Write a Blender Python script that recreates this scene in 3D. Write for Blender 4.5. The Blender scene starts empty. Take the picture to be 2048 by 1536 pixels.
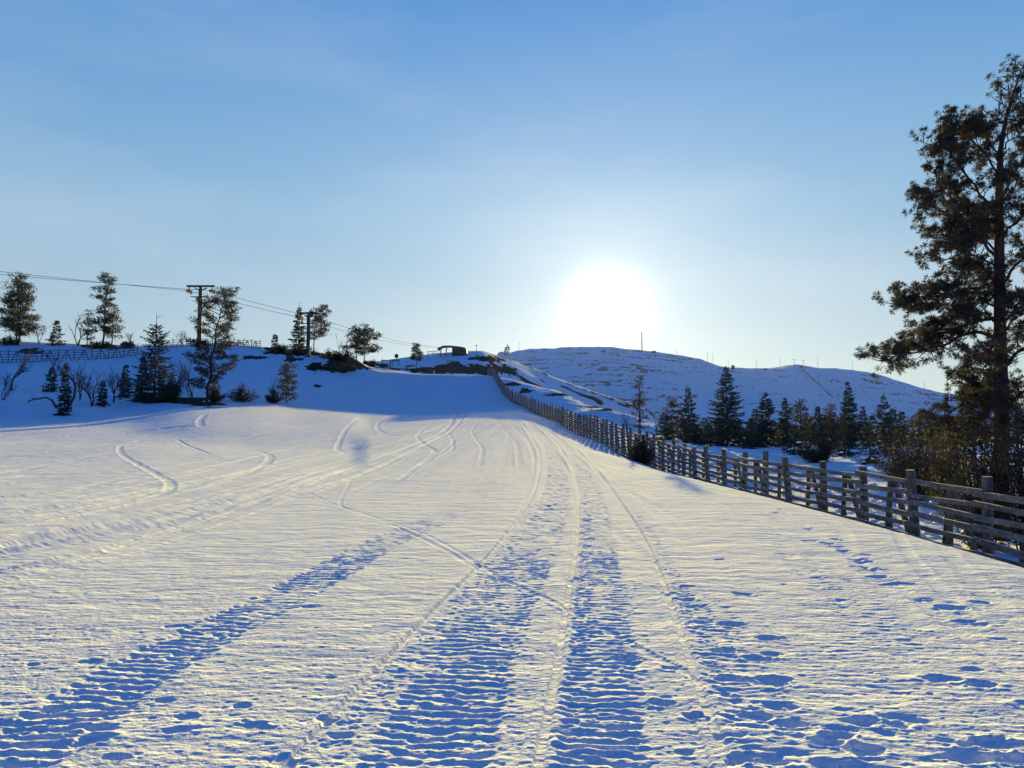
import bpy, math, random
import numpy as np
from mathutils import Vector
S = bpy.context.scene
COL = S.collection
R = math.radians

# ---------------------------------------------------------------- camera
FPX = 1518.0
PITCH = R(3.84)
CAMZ = 1.6
cam = bpy.data.cameras.new('camera')
cam.sensor_width = 36
cam.lens = FPX / 2048 * 36
cam.clip_start = 0.1
cam.clip_end = 20000
cam_o = bpy.data.objects.new('camera', cam)
COL.objects.link(cam_o)
cam_o.location = (0, 0, CAMZ)
cam_o.rotation_euler = (R(90) + PITCH, 0, 0)
S.camera = cam_o

# ---------------------------------------------------------------- light
SUN_EL, SUN_AZ = R(9.45), R(7.15)
SUNV = Vector((math.sin(SUN_AZ) * math.cos(SUN_EL), math.cos(SUN_AZ) * math.cos(SUN_EL), math.sin(SUN_EL)))
S.view_settings.view_transform = 'Standard'
S.view_settings.look = 'None'
S.view_settings.gamma = 1
S.view_settings.exposure = 1.4
sun = bpy.data.lights.new('sun', 'SUN')
sun.energy = 4.6
sun.angle = R(0.5)
sun.color = (1.0, 0.79, 0.20)
sun_o = bpy.data.objects.new('sun', sun)
COL.objects.link(sun_o)
sun_o.rotation_euler = SUNV.to_track_quat('Z', 'Y').to_euler()

world = bpy.data.worlds.new('World')
S.world = world
world.use_nodes = True
nt = world.node_tree
N = nt.nodes
L = nt.links
N.clear()


def nd(tree, t, **k):
    n = tree.nodes.new(t)
    for a, b in k.items():
        setattr(n, a, b)
    return n


def mth(tree, op, a, b=None, c=None, clamp=False):
    n = tree.nodes.new('ShaderNodeMath')
    n.operation = op
    n.use_clamp = clamp
    for i, v in enumerate((a, b, c)):
        if v is None:
            continue
        if isinstance(v, (int, float)):
            n.inputs[i].default_value = v
        else:
            tree.links.new(v, n.inputs[i])
    return n.outputs[0]


def mixc(tree, f, a, b, mode='MIX'):
    n = tree.nodes.new('ShaderNodeMix')
    n.data_type = 'RGBA'
    n.blend_type = mode
    for i, v in ((0, f), (6, a), (7, b)):
        if isinstance(v, (int, float)):
            n.inputs[i].default_value = v
        elif isinstance(v, tuple):
            n.inputs[i].default_value = v if len(v) == 4 else v + (1,)
        else:
            tree.links.new(v, n.inputs[i])
    return n.outputs[2]


def ramp(tree, fac, stops, mode='LINEAR'):
    n = tree.nodes.new('ShaderNodeValToRGB')
    n.color_ramp.interpolation = mode
    e = n.color_ramp.elements
    while len(e) < len(stops):
        e.new(0.5)
    for i, (p, c) in enumerate(stops):
        e[i].position = p
        e[i].color = c if len(c) == 4 else c + (1,)
    tree.links.new(fac, n.inputs[0])
    return n.outputs[0]


tc = nd(nt, 'ShaderNodeTexCoord')
sky = nd(nt, 'ShaderNodeTexSky', sky_type='NISHITA')
sky.sun_disc = False
sky.sun_elevation = SUN_EL
sky.sun_rotation = SUN_AZ
sky.air_density = 1.0
sky.dust_density = 0.3
sky.ozone_density = 3.0
nrm = nd(nt, 'ShaderNodeVectorMath', operation='NORMALIZE')
L.new(tc.outputs['Generated'], nrm.inputs[0])
sep = nd(nt, 'ShaderNodeSeparateXYZ')
L.new(nrm.outputs[0], sep.inputs[0])
dot = nd(nt, 'ShaderNodeVectorMath', operation='DOT_PRODUCT')
L.new(nrm.outputs[0], dot.inputs[0])
dot.inputs[1].default_value = SUNV
ang = mth(nt, 'MULTIPLY', mth(nt, 'ARCCOSINE', mth(nt, 'MINIMUM', dot.outputs['Value'], 0.999999)), 57.2958)
el = mth(nt, 'MULTIPLY', mth(nt, 'ARCSINE', sep.outputs[2]), 57.2958)
EX = 2 ** -1.4


def lin(r, g, b, k=EX):
    f = lambda v: ((v / 255 + .055) / 1.055) ** 2.4 if v > 10 else v / 255 / 12.92
    return (f(r) * k, f(g) * k, f(b) * k, 1)


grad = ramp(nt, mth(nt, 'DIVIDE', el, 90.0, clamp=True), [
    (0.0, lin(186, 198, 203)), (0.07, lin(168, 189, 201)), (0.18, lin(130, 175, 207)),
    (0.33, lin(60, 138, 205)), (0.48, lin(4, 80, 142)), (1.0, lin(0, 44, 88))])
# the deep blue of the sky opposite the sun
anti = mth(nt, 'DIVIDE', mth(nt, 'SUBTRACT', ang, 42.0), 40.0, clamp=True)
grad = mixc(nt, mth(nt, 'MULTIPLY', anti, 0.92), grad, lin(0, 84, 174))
# pale scattering that widens round the sun
h1 = mth(nt, 'EXPONENT', mth(nt, 'DIVIDE', ang, -17.0))
h2 = mth(nt, 'EXPONENT', mth(nt, 'MULTIPLY', mth(nt, 'POWER', mth(nt, 'DIVIDE', ang, 2.05), 2.0), -1.0))
h3 = mth(nt, 'EXPONENT', mth(nt, 'DIVIDE', ang, -3.2))
hal = mth(nt, 'ADD', mth(nt, 'MULTIPLY', h1, 0.10), mth(nt, 'ADD', mth(nt, 'MULTIPLY', h2, .6), mth(nt, 'MULTIPLY', h3, 0.20)))
hc = nd(nt, 'ShaderNodeCombineColor')
L.new(mth(nt, 'MULTIPLY', hal, 1.0), hc.inputs[0])
L.new(mth(nt, 'MULTIPLY', hal, 0.88), hc.inputs[1])
L.new(mth(nt, 'MULTIPLY', hal, 0.66), hc.inputs[2])
sk = mixc(nt, 1.0, sky.outputs[0], (0.10, 0.13, 0.17, 1), 'MULTIPLY')
# thin veils of high cloud
vm = nd(nt, 'ShaderNodeMapping')
vm.inputs['Rotation'].default_value = (0, R(28), R(20))
vm.inputs['Scale'].default_value = (1.2, .7, 4.5)
L.new(nrm.outputs[0], vm.inputs[0])
vn = nd(nt, 'ShaderNodeTexNoise')
vn.inputs['Scale'].default_value = 1.6
vn.inputs['Detail'].default_value = 5
L.new(vm.outputs[0], vn.inputs['Vector'])
vf = mth(nt, 'MULTIPLY', mth(nt, 'SUBTRACT', vn.outputs[0], .42, clamp=True), 1.1, clamp=True)
vf = mth(nt, 'MULTIPLY', vf, mth(nt, 'SUBTRACT', 1.0, anti))
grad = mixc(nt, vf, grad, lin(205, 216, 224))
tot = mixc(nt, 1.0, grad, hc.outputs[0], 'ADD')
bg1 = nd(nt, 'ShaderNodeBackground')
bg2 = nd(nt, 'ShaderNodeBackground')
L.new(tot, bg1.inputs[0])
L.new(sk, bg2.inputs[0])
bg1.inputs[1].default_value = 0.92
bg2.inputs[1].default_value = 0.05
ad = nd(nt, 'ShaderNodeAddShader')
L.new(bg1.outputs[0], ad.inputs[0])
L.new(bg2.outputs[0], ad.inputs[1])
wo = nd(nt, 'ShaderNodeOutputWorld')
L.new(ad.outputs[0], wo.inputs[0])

# ---------------------------------------------------------------- helpers
SP, CP = math.sin(PITCH), math.cos(PITCH)


def ray(px, py):
    """direction of a photograph pixel with its Y made 1 -> (X/Y, dz/Y)"""
    cx, cy = (px - 1024) / FPX, (768 - py) / FPX
    y = CP - cy * SP
    return cx / y, (SP + cy * CP) / y


def zpy(py, Y):
    return CAMZ + ray(1024, py)[1] * Y


def project(X, Y, Z):
    Y = np.maximum(Y, 0.05)
    dz = Z - CAMZ
    f = Y * CP + dz * SP
    u = -Y * SP + dz * CP
    return 1024 + FPX * X / f, 768 - FPX * u / f


def hash2(ix, iy, seed):
    h = (ix.astype(np.int64) * 374761393 + iy.astype(np.int64) * 668265263 + seed * 1274126177) & 0xFFFFFFFF
    h = ((h ^ (h >> 13)) * 1274126177) & 0xFFFFFFFF
    h = (h ^ (h >> 16)) & 0xFFFFFF
    return h.astype(np.float32) / float(0xFFFFFF) * 2 - 1


def noise(x, y, seed=0):
    x0 = np.floor(x)
    y0 = np.floor(y)
    fx = (x - x0).astype(np.float32)
    fy = (y - y0).astype(np.float32)
    fx = fx * fx * fx * (fx * (fx * 6 - 15) + 10)
    fy = fy * fy * fy * (fy * (fy * 6 - 15) + 10)
    a = hash2(x0, y0, seed)
    b = hash2(x0 + 1, y0, seed)
    c = hash2(x0, y0 + 1, seed)
    d = hash2(x0 + 1, y0 + 1, seed)
    return (a + (b - a) * fx) * (1 - fy) + (c + (d - c) * fx) * fy


def fbm(x, y, seed=0, o=3):
    s = 0
    a = 1.0
    for i in range(o):
        s = s + a * noise(x * 2 ** i + 17.3 * i, y * 2 ** i - 9.1 * i, seed + i)
        a *= .5
    return s / 1.6


def sstep(a, b, x):
    t = np.clip((x - a) / (b - a), 0, 1)
    return t * t * (3 - 2 * t)


def pchip(xk, yk, x):
    xk = np.asarray(xk, float)
    yk = np.asarray(yk, float)
    h = np.diff(xk)
    d = np.diff(yk) / h
    m = np.zeros_like(yk)
    m[0], m[-1] = d[0], d[-1]
    for i in range(1, len(xk) - 1):
        if d[i - 1] * d[i] > 0:
            w1, w2 = 2 * h[i] + h[i - 1], h[i] + 2 * h[i - 1]
            m[i] = (w1 + w2) / (w1 / d[i - 1] + w2 / d[i])
    i = np.clip(np.searchsorted(xk, x) - 1, 0, len(xk) - 2)
    t = np.clip((x - xk[i]) / h[i], 0, 1)
    h00 = 2 * t ** 3 - 3 * t ** 2 + 1
    h10 = t ** 3 - 2 * t ** 2 + t
    h01 = -2 * t ** 3 + 3 * t ** 2
    h11 = t ** 3 - t ** 2
    return h00 * yk[i] + h10 * h[i] * m[i] + h01 * yk[i + 1] + h11 * h[i] * m[i + 1]


# ---------------------------------------------------------------- terrain
NEAR = [(-60, 'z', -1.0), (0, 'z', 0), (20, 'z', .35)]
MIDC = [(40, 'z', 1.0), (60, 'z', 1.9), (80, 'z', 3.05)]


def fell(py, Y=1400.):
    zc = zpy(py, Y)
    foot = min(1180., Y - (zc - 4) / .215)
    return [(350, 'z', 2.), (foot, 'z', 5.), (foot + .15 * (Y - foot), 'z', 5 + .12 * (zc - 5)), (Y - .2 * (Y - foot), 'z', 5 + .84 * (zc - 5)), (Y, 'z', zc), (Y + 400, 'z', zc - 10), (3500, 'z', 0)]


def near_hill(py, Y=340.):
    zc = zpy(py, Y)
    return [(230, 'z', zpy(758, 230)), (Y - 40, 'z', zc - 3.5), (Y, 'z', zc), (Y + 60, 'z', zc - 1), (600, 'z', zc - 10), (1400, 'z', 60), (3500, 'z', 0)]


COLS = {
    -700: [(40, 'z', 1.3), (55, 'z', 2.1), (70, 'p', 838), (85, 'p', 800), (110, 'p', 785), (185, 'p', 680), (240, 'p', 690), (330, 'p', 730), (1400, 'z', 60), (3500, 'z', 0)],
    0: [(40, 'z', 1.1), (55, 'z', 1.9), (70, 'p', 840), (80, 'p', 796), (90, 'p', 787), (112, 'p', 738), (135, 'p', 690), (141, 'p', 685), (165, 'p', 692), (230, 'p', 722), (330, 'p', 745), (1400, 'z', 60), (3500, 'z', 0)],
    150: [(40, 'z', 1.1), (55, 'z', 1.95), (71, 'p', 841), (81, 'p', 812), (92, 'p', 790), (114, 'p', 742), (133, 'p', 694), (139, 'p', 690), (165, 'p', 695), (230, 'p', 722), (330, 'p', 745), (1400, 'z', 60), (3500, 'z', 0)],
    250: [(40, 'z', 1.1), (57, 'z', 2.1), (72, 'z', 3.2), (84, 'p', 821), (96, 'p', 795), (118, 'p', 745), (136, 'p', 698), (142, 'p', 692), (165, 'p', 696), (230, 'p', 722), (330, 'p', 745), (1400, 'z', 60), (3500, 'z', 0)],
    400: [(40, 'z', 1.0), (58, 'z', 2.5), (75, 'z', 3.9), (91, 'p', 807), (103, 'p', 783), (123, 'p', 738), (140, 'p', 696), (146, 'p', 690), (165, 'p', 695), (230, 'p', 722), (330, 'p', 745), (1400, 'z', 60), (3500, 'z', 0)],
    500: [(40, 'z', .9), (58, 'z', 2.35), (76, 'z', 3.8), (94, 'p', 809), (106, 'p', 786), (126, 'p', 742), (142, 'p', 700), (148, 'p', 694), (165, 'p', 697), (230, 'p', 722), (330, 'p', 742), (1400, 'z', 60), (3500, 'z', 0)],
    600: [(40, 'z', .85), (60, 'z', 2.2), (78, 'z', 3.5), (97, 'p', 818), (110, 'p', 795), (130, 'p', 752), (144, 'p', 709), (150, 'p', 702), (168, 'p', 706), (230, 'p', 725), (330, 'p', 738), (1400, 'z', 60), (3500, 'z', 0)],
    700: [(40, 'z', .8), (60, 'z', 2.0), (78, 'z', 3.25), (98, 'p', 824), (113, 'p', 799), (136, 'p', 757), (146, 'p', 720), (151, 'p', 713), (168, 'p', 722), (230, 'p', 728), (330, 'p', 734), (1400, 'z', 60), (3500, 'z', 0)],
    745: MIDC + [(98, 'p', 826), (115, 'p', 800), (138, 'p', 760), (147, 'p', 738), (152, 'p', 736), (172, 'p', 740)] + near_hill(727, 320),
    790: MIDC + [(99, 'p', 827), (118, 'p', 800), (141, 'p', 762), (150, 'p', 744), (155, 'p', 742), (175, 'p', 745)] + near_hill(722, 330),
    860: MIDC + [(98, 'p', 827), (120, 'p', 799), (142, 'p', 763), (151, 'p', 751), (156, 'p', 749), (178, 'p', 752)] + near_hill(713),
    960: MIDC + [(98, 'p', 827), (120, 'p', 801), (142, 'p', 764), (150, 'p', 752), (155, 'p', 750), (180, 'p', 753)] + near_hill(707),
    1000: MIDC + [(98, 'p', 827), (118, 'p', 803), (138, 'p', 769), (146, 'p', 757), (151, 'p', 755), (178, 'p', 760), (230, 'z', 15.5), (300, 'z', 31), (335, 'p', 716), (400, 'z', 34)] + fell(704, 1300)[1:],
    1040: MIDC + [(98, 'p', 826), (117, 'p', 803), (133, 'p', 775), (141, 'p', 765), (148, 'p', 764), (178, 'p', 772), (230, 'z', 13), (300, 'z', 28), (335, 'p', 728), (400, 'z', 31)] + fell(701)[1:],
    1100: [(40, 'z', .9), (60, 'z', 1.65), (80, 'z', 2.8), (95, 'p', 836), (102, 'p', 828), (119, 'p', 792), (127, 'p', 781), (138, 'p', 780), (160, 'p', 795), (230, 'z', 8), (300, 'z', 22), (335, 'p', 752), (400, 'z', 25)] + fell(699)[1:],
    1200: [(40, 'z', .7), (58, 'z', 1.2), (78, 'p', 872), (88, 'p', 858), (102, 'p', 819), (108, 'p', 815), (115, 'p', 816), (150, 'z', 4), (240, 'z', 2), (300, 'z', 14), (335, 'p', 788), (400, 'z', 16)] + fell(696)[1:],
    1300: [(40, 'z', .65), (60, 'z', .9), (80, 'p', 878), (88, 'p', 868), (98, 'p', 847), (104, 'p', 844), (112, 'p', 848), (140, 'z', 2), (270, 'z', 1), (300, 'z', 6), (335, 'p', 822), (400, 'z', 8)] + fell(702)[1:],
    1350: [(40, 'z', .6), (60, 'z', .8), (80, 'p', 880), (90, 'p', 869), (99, 'p', 858), (107, 'p', 858), (115, 'p', 862), (140, 'z', 1.6), (230, 'z', 1)] + fell(710),
    1400: [(40, 'z', .55), (60, 'z', .7), (85, 'p', 878), (95, 'p', 868), (105, 'p', 868), (120, 'z', 1), (230, 'z', .5)] + fell(721),
    1450: [(40, 'z', .5), (60, 'z', .6), (85, 'p', 880), (95, 'p', 874), (105, 'p', 874), (120, 'z', .8), (230, 'z', .5)] + fell(735),
    1500: [(40, 'z', .5), (60, 'z', .55), (85, 'z', .9), (110, 'z', .6), (230, 'z', .5)] + fell(738),
    1550: [(40, 'z', .5), (60, 'z', .5), (85, 'z', .8), (110, 'z', .6), (230, 'z', .5)] + fell(737),
    1590: [(40, 'z', .5), (60, 'z', .5), (85, 'z', .8), (110, 'z', .6), (230, 'z', .5)] + fell(730),
    1640: [(40, 'z', .5), (60, 'z', .5), (85, 'z', .8), (110, 'z', .6), (230, 'z', .5)] + fell(735),
    1700: [(40, 'z', .5), (60, 'z', .5), (85, 'z', .8), (110, 'z', .6), (230, 'z', .5)] + fell(740),
    1750: [(40, 'z', .5), (60, 'z', .5), (85, 'z', .8), (110, 'z', .6), (230, 'z', .5)] + fell(748),
    1800: [(40, 'z', .5), (60, 'z', .5), (85, 'z', .8), (110, 'z', .6), (230, 'z', .5)] + fell(762),
    1850: [(40, 'z', .5), (60, 'z', .5), (85, 'z', .8), (110, 'z', .6), (230, 'z', .5)] + fell(777),
    1930: [(40, 'z', .5), (60, 'z', .5), (85, 'z', .8), (110, 'z', .6), (230, 'z', .5)] + fell(794),
    2048: [(40, 'z', .5), (60, 'z', .5), (85, 'z', .8), (110, 'z', .6), (230, 'z', .5)] + fell(815),
    2800: [(40, 'z', .5), (60, 'z', .5), (85, 'z', .8), (110, 'z', .6), (230, 'z', .5)] + fell(835),
}
YG = np.concatenate([np.linspace(-60, 30, 60), np.exp(np.linspace(math.log(30.2), math.log(3500), 700))])
UK = []
TZ = []
for cxp in sorted(COLS):
    ks = NEAR + COLS[cxp]
    yy = [k[0] for k in ks]
    zz = [zpy(k[2], k[0]) if k[1] == 'p' else k[2] for k in ks]
    UK.append((cxp - 1024) / FPX / CP)
    TZ.append(pchip(yy, zz, YG))
UK = np.array(UK)
TZ = np.array(TZ)
UG = np.linspace(UK[0], UK[-1], 620)
TAB = np.stack([pchip(UK, TZ[:, j], UG) for j in range(len(YG))], 1)


def fence_x(Y):
    """where the snow fence stands: X for a distance Y"""
    return np.interp(Y, [-60, 0, 12, 20, 30, 40, 55, 70, 85, 95, 105, 115, 125, 140, 155, 170, 200],
                     [7.6, 7.6, 7.55, 7.4, 7.25, 7.05, 6.4, 5.9, 5.1, 4.0, 2.3, .3, -1.2, -2.8, -4.2, -5.3, -8])


def H0(X, Y):
    X = np.asarray(X, float)
    Y = np.asarray(Y, float)
    u = np.clip(X / np.maximum(Y, 6.0), UG[0], UG[-1] - 1e-6)
    fu = (u - UG[0]) / (UG[1] - UG[0])
    iu = np.clip(fu.astype(int), 0, len(UG) - 2)
    fu = fu - iu
    yc = np.clip(Y, YG[0], YG[-1] - 1e-3)
    fy = np.interp(yc, YG, np.arange(len(YG)))
    iy = np.clip(fy.astype(int), 0, len(YG) - 2)
    fy = fy - iy
    z = (TAB[iu, iy] * (1 - fu) + TAB[iu + 1, iy] * fu) * (1 - fy) + (TAB[iu, iy + 1] * (1 - fu) + TAB[iu + 1, iy + 1] * fu) * fy
    # raised edge of the piste: the ground falls away to the foot of the fence
    xf = fence_x(Y)
    drop = 1.2 * (1 - sstep(26, 62, Y))
    wid = np.interp(Y, [0, 12, 30, 60], [2.9, 2.9, 3.6, 3.6])
    t = np.clip((X - (xf - wid)) / wid, 0, 1.6)
    z = z - drop * np.where(t < 1, t ** 2.7, 1.0)
    return z


def cast(px, py, ymin=20.0, ymax=2500.0):
    """first terrain point behind ymin that a photograph pixel meets"""
    u, v = ray(px, py)
    Y = ymin * np.exp(np.linspace(0, math.log(ymax / ymin), 6000))
    z = H0(u * Y, Y)
    hit = np.nonzero(z >= CAMZ + v * Y)[0]
    i = hit[0] if len(hit) else int(np.argmax(z / Y - v))
    return float(u * Y[i]), float(Y[i]), float(z[i])


def ground_pts(pts):
    out = []
    for px, py in pts:
        u, v = ray(px, py)
        Y = np.exp(np.linspace(math.log(2.0), math.log(160), 5000))
        z = H0(u * Y, Y)
        hit = np.nonzero(z >= CAMZ + v * Y)[0]
        i = hit[0] if len(hit) else 4999
        out.append((u * Y[i], Y[i]))
    return np.array(out)


def smooth_poly(p, n=90):
    d = np.concatenate([[0], np.cumsum(np.hypot(*(np.diff(p, axis=0).T)))])
    # parameter grows with log distance so that the near end keeps detail
    t = np.linspace(0, 1, len(p))
    tt = np.linspace(0, 1, n)
    c = np.stack([pchip(t, p[:, 0], tt), pchip(t, p[:, 1], tt)], 1)
    return c


def line_dist(X, Y, poly, rad):
    """signed distance to a polyline (positive to its right) and the running length, inf outside rad"""
    D = np.full(X.shape, 1e9, np.float32)
    Sg = np.zeros(X.shape, np.float32)
    T = np.zeros(X.shape, np.float32)
    run = 0.0
    Yrow = Y[:, 0]
    for (x0, y0), (x1, y1) in zip(poly[:-1], poly[1:]):
        l = math.hypot(x1 - x0, y1 - y0)
        if l < 1e-6:
            continue
        r0, r1 = np.searchsorted(Yrow, [min(y0, y1) - rad, max(y0, y1) + rad])
        if r1 > r0:
            xs = X[r0:r1]
            ys = Y[r0:r1]
            xa = xs[(r1 - r0) // 2]
            c = np.nonzero((xs.max(0) > min(x0, x1) - rad) & (xs.min(0) < max(x0, x1) + rad))[0]
            if len(c):
                c0, c1 = c[0], c[-1] + 1
                xs = xs[:, c0:c1]
                ys = ys[:, c0:c1]
                ux, uy = (x1 - x0) / l, (y1 - y0) / l
                t = np.clip((xs - x0) * ux + (ys - y0) * uy, 0, l)
                dx = xs - x0 - t * ux
                dy = ys - y0 - t * uy
                d = np.hypot(dx, dy)
                s = np.sign(dx * uy - dy * ux)
                sub = (slice(r0, r1), slice(c0, c1))
                m = d < D[sub]
                D[sub] = np.where(m, d, D[sub])
                Sg[sub] = np.where(m, s, Sg[sub])
                T[sub] = np.where(m, run + t, T[sub])
        run += l
    D = np.where(D > rad, 1e9, D)
    return D * np.where(Sg == 0, 1, Sg), T


# grid of the ground sheet: rows by distance, finer near the camera
rows = [-60, -45, -33, -24, -17, -12, -8, -5, -3, -1.5, -.5]
y = 0.3
while y < 2.6:
    rows.append(y)
    y += .06
while y < 26:
    rows.append(y)
    y *= 1.0021
while y < 200:
    rows.append(y)
    y *= 1.0045
while y < 3500:
    rows.append(y)
    y *= 1.0085
rows = np.array(rows)
ucols = np.concatenate([-np.exp(np.linspace(math.log(1.75), math.log(.8), 26))[:-1], np.linspace(-.8, .8, 1150), np.exp(np.linspace(math.log(.8), math.log(1.75), 26))[1:]])
GY, GU = np.meshgrid(rows, ucols, indexing='ij')
GX = GU * np.sqrt(GY ** 2 + 4.0)
GZ = H0(GX, GY)
FX = fence_x(GY)
piste = (1 - sstep(-1.0, .2, GX - FX))          # 1 on the piste side of the fence
near = 1 - sstep(20, 32, GY)
D_ = np.zeros_like(GX)

# broad unevenness
D_ += fbm(GX / 9, GY / 9, 3, 3) * .05 * (1 - near * .5) * (1 - sstep(70, 110, GY) * .6)
D_ += fbm(GX / .7, GY / .5, 8, 2) * .005 * near
offp = 1 - piste
D_ += offp * fbm(GX / 1.7, GY / 1.7, 21, 4) * .16 * (1 - sstep(200, 500, GY))
D_ += (sstep(95, 130, GY)) * fbm(GX / 14, GY / 9, 33, 3) * .35 * (1 - sstep(-28, 6, GX)) * (1 - sstep(200, 400, GY))
D_ += sstep(210, 420, GY) * (fbm(GX / 55, GY / 55, 41, 4) * 3.2 + fbm(GX / 11, GY / 14, 45, 3) * .8) * (1 - .85 * np.exp(-((GY - 340) / 60.) ** 2))
# streaks left on the middle of the piste by grooming and wind
mid = sstep(12, 22, GY) * (1 - sstep(95, 110, GY)) * piste
th = GX * .96 + (GY) * .20
fan = (GX + 2.2 - .02 * GY) / (112 - np.minimum(GY, 100)) * 60      # lines that run together towards the top of the piste
D_ += mid * (fbm(fan / .5, GY / 16.0, 51, 3) * .030 + fbm(GX / .9, GY / .8, 53, 2) * .010)
D_ += sstep(5, 12, GY) * (1 - mid) * piste * (GY < 60) * fbm(fan / .5, GY / 16.0, 51, 3) * .010

# melt ripples lying across the view
w = noise(GX / .6, GY / .5, 60) * .06 + noise(GX / .17, GY / .3, 61) * .014 + GX * .06
ph = (GY + w) / .088
amp = .55 + .45 * noise(GX / .45, GY / .6, 62)
saw = np.sin(2 * np.pi * ph + .6 * np.sin(2 * np.pi * ph))
rip = saw * np.maximum(amp - .35, 0) * .0022
rip += fbm((GX + GY * .1) / .11, (GY + .05 * GX) / .024, 64, 2) * .0024
rip += fbm(GX / .20, (GY + .05 * GX) / .058, 66, 2) * .0034
patch = sstep(-.35, .75, noise(GX / 1.7, GY / 2.3, 68))
RIP = rip * (.50 + .7 * patch) * .62


def band(poly_px, wpx, W=None):
    """a tread band: centre line from photograph points, half width in metres"""
    return smooth_poly(ground_pts(poly_px), 70)


supp = np.ones_like(GX)
flat = np.ones_like(GX)
BANDS = [  # centre, half width, tread depth, period, sink
    ([(846, 1540), (934, 1325), (1018, 1185), (1072, 1093), (1107, 1000), (1112, 940), (1090, 885), (1062, 848)], .31, .0135, .098, .008, 1.0),
    ([(1200, 1540), (1206, 1325), (1202, 1185), (1196, 1093), (1184, 1000), (1160, 935), (1125, 885), (1080, 848)], .235, .013, .092, .007, 1.0),
    ([(-60, 1560), (80, 1470), (200, 1388), (393, 1279), (527, 1216), (647, 1152), (767, 1085), (887, 1033), (960, 985)], .27, .016, .10, .015, .8),
    ([(1790, 1290), (1700, 1200), (1600, 1120), (1500, 1050), (1400, 990)], .26, .0035, .10, .001, .5),
    ([(1560, 1540), (1500, 1400), (1440, 1290), (1400, 1200)], .22, .005, .10, .002, .6),
]
for pts, hw, dep, per, sink, fade in BANDS:
    s, t = line_dist(GX, GY, smooth_poly(ground_pts(pts), 70), hw + .25)
    a = np.abs(s) + noise(GX / .12, GY / .05, 70) * .03
    m = 1 - sstep(hw - .04, hw + .025, a)
    m *= 1 - sstep(11, 18, GY)
    tw = t + noise(GX / .22, GY / .25, 71) * .045 + noise(GX / .055, GY / .06, 72) * .016 + s * .05
    q = (tw / per) % 1.0
    tread = np.where(q < .72, np.sin(np.pi * q / .72) ** .8, 0.) - .6
    tread *= (.25 + .95 * (noise(GX / .11, np.floor(tw / per) * 1.7, 73) * .5 + .5)) * dep
    tread += fbm(GX / .06, GY / .025, 74, 3) * dep * .42
    hz = (.5 + .5 * noise(t / .9, s / .8, 75)) * .6 + (.5 + .5 * noise(t / .22, s / .14, 77)) * .45 + .12
    fd = (1.1 - .22 * sstep(3.8, 6.0, GY)) * (1 - .2 * sstep(8, 12, GY))
    D_ += m * (tread * hz * fd + fbm((GX) / .12, GY / .035, 78, 2) * .0035 - sink * fd * .7)
    if t.size and fade == 1.0:
        mf = (1 - sstep(hw - .04, hw + .05, np.abs(s))) * sstep(9, 14, GY) * (1 - sstep(90, 100, GY))
        D_ += mf * (fbm(GX / .14, GY / .28, 79, 2) * .020 - .012)
    flat *= 1 - .8 * m
    # crumbs along both sides
    e = np.exp(-((a - hw - .05) / .035) ** 2) * (1 - sstep(14, 24, GY)) * fade
    D_ += e * (.0 + .005 * np.maximum(0, fbm(GX / .06, GY / .05, 76, 2)))

LINES = [  # pixel points, half width, depth, berm
    ([(545, 1550), (700, 1390), (860, 1225), (960, 1127), (1028, 1045), (1065, 985), (1077, 930), (1070, 890), (1045, 850), (1022, 829)], .040, .013, .007),
    ([(1062, 1550), (1100, 1370), (1130, 1200), (1148, 1100), (1155, 1020), (1150, 960), (1130, 915), (1105, 880), (1075, 850), (1040, 829)], .040, .012, .008),
    ([(1462, 1550), (1410, 1430), (1350, 1250), (1320, 1160), (1280, 1070), (1235, 1000), (1180, 930), (1130, 880), (1092, 850), (1066, 832)], .050, .011, .008),
]
for pts, hw, dep, berm in LINES:
    s, t = line_dist(GX, GY, smooth_poly(ground_pts(pts), 110), .55)
    far = 1 + np.clip((GY - 14) / 26, 0, 2.2)
    a = np.abs(s)
    m = (1 - sstep(.022 * far, .030 * far, np.abs(s - .022 * far))) * (GY > .5)
    strip = sstep(-.075 * far, -.062 * far, s) * (1 - sstep(-.008 * far, .004 * far, s))
    D_ = D_ * (1 - strip * .97) + strip * .009 * far ** 1.3 * (1 + .25 * noise(t / .4, s * 0, 84))
    side = np.where(s > 0, 1., .45)
    b = np.exp(-((s - .085 * far) / (.025 * far)) ** 2)
    rough = .55 + .9 * np.maximum(0, fbm(GX / .09, GY / .07, 80, 2))
    D_ = D_ * (1 - m * .75) - m * dep * 1.3 + b * berm * rough * far ** 1.4
    # crumbled strip to the right of the runner
    c = sstep(.07, .1, s) * (1 - sstep(.2, .3, s)) * (1 - sstep(12, 20, GY))
    D_ += c * fbm(GX / .055, GY / .035, 82, 2) * .006
    flat *= (1 - m) * (1 - .95 * strip)

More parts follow.
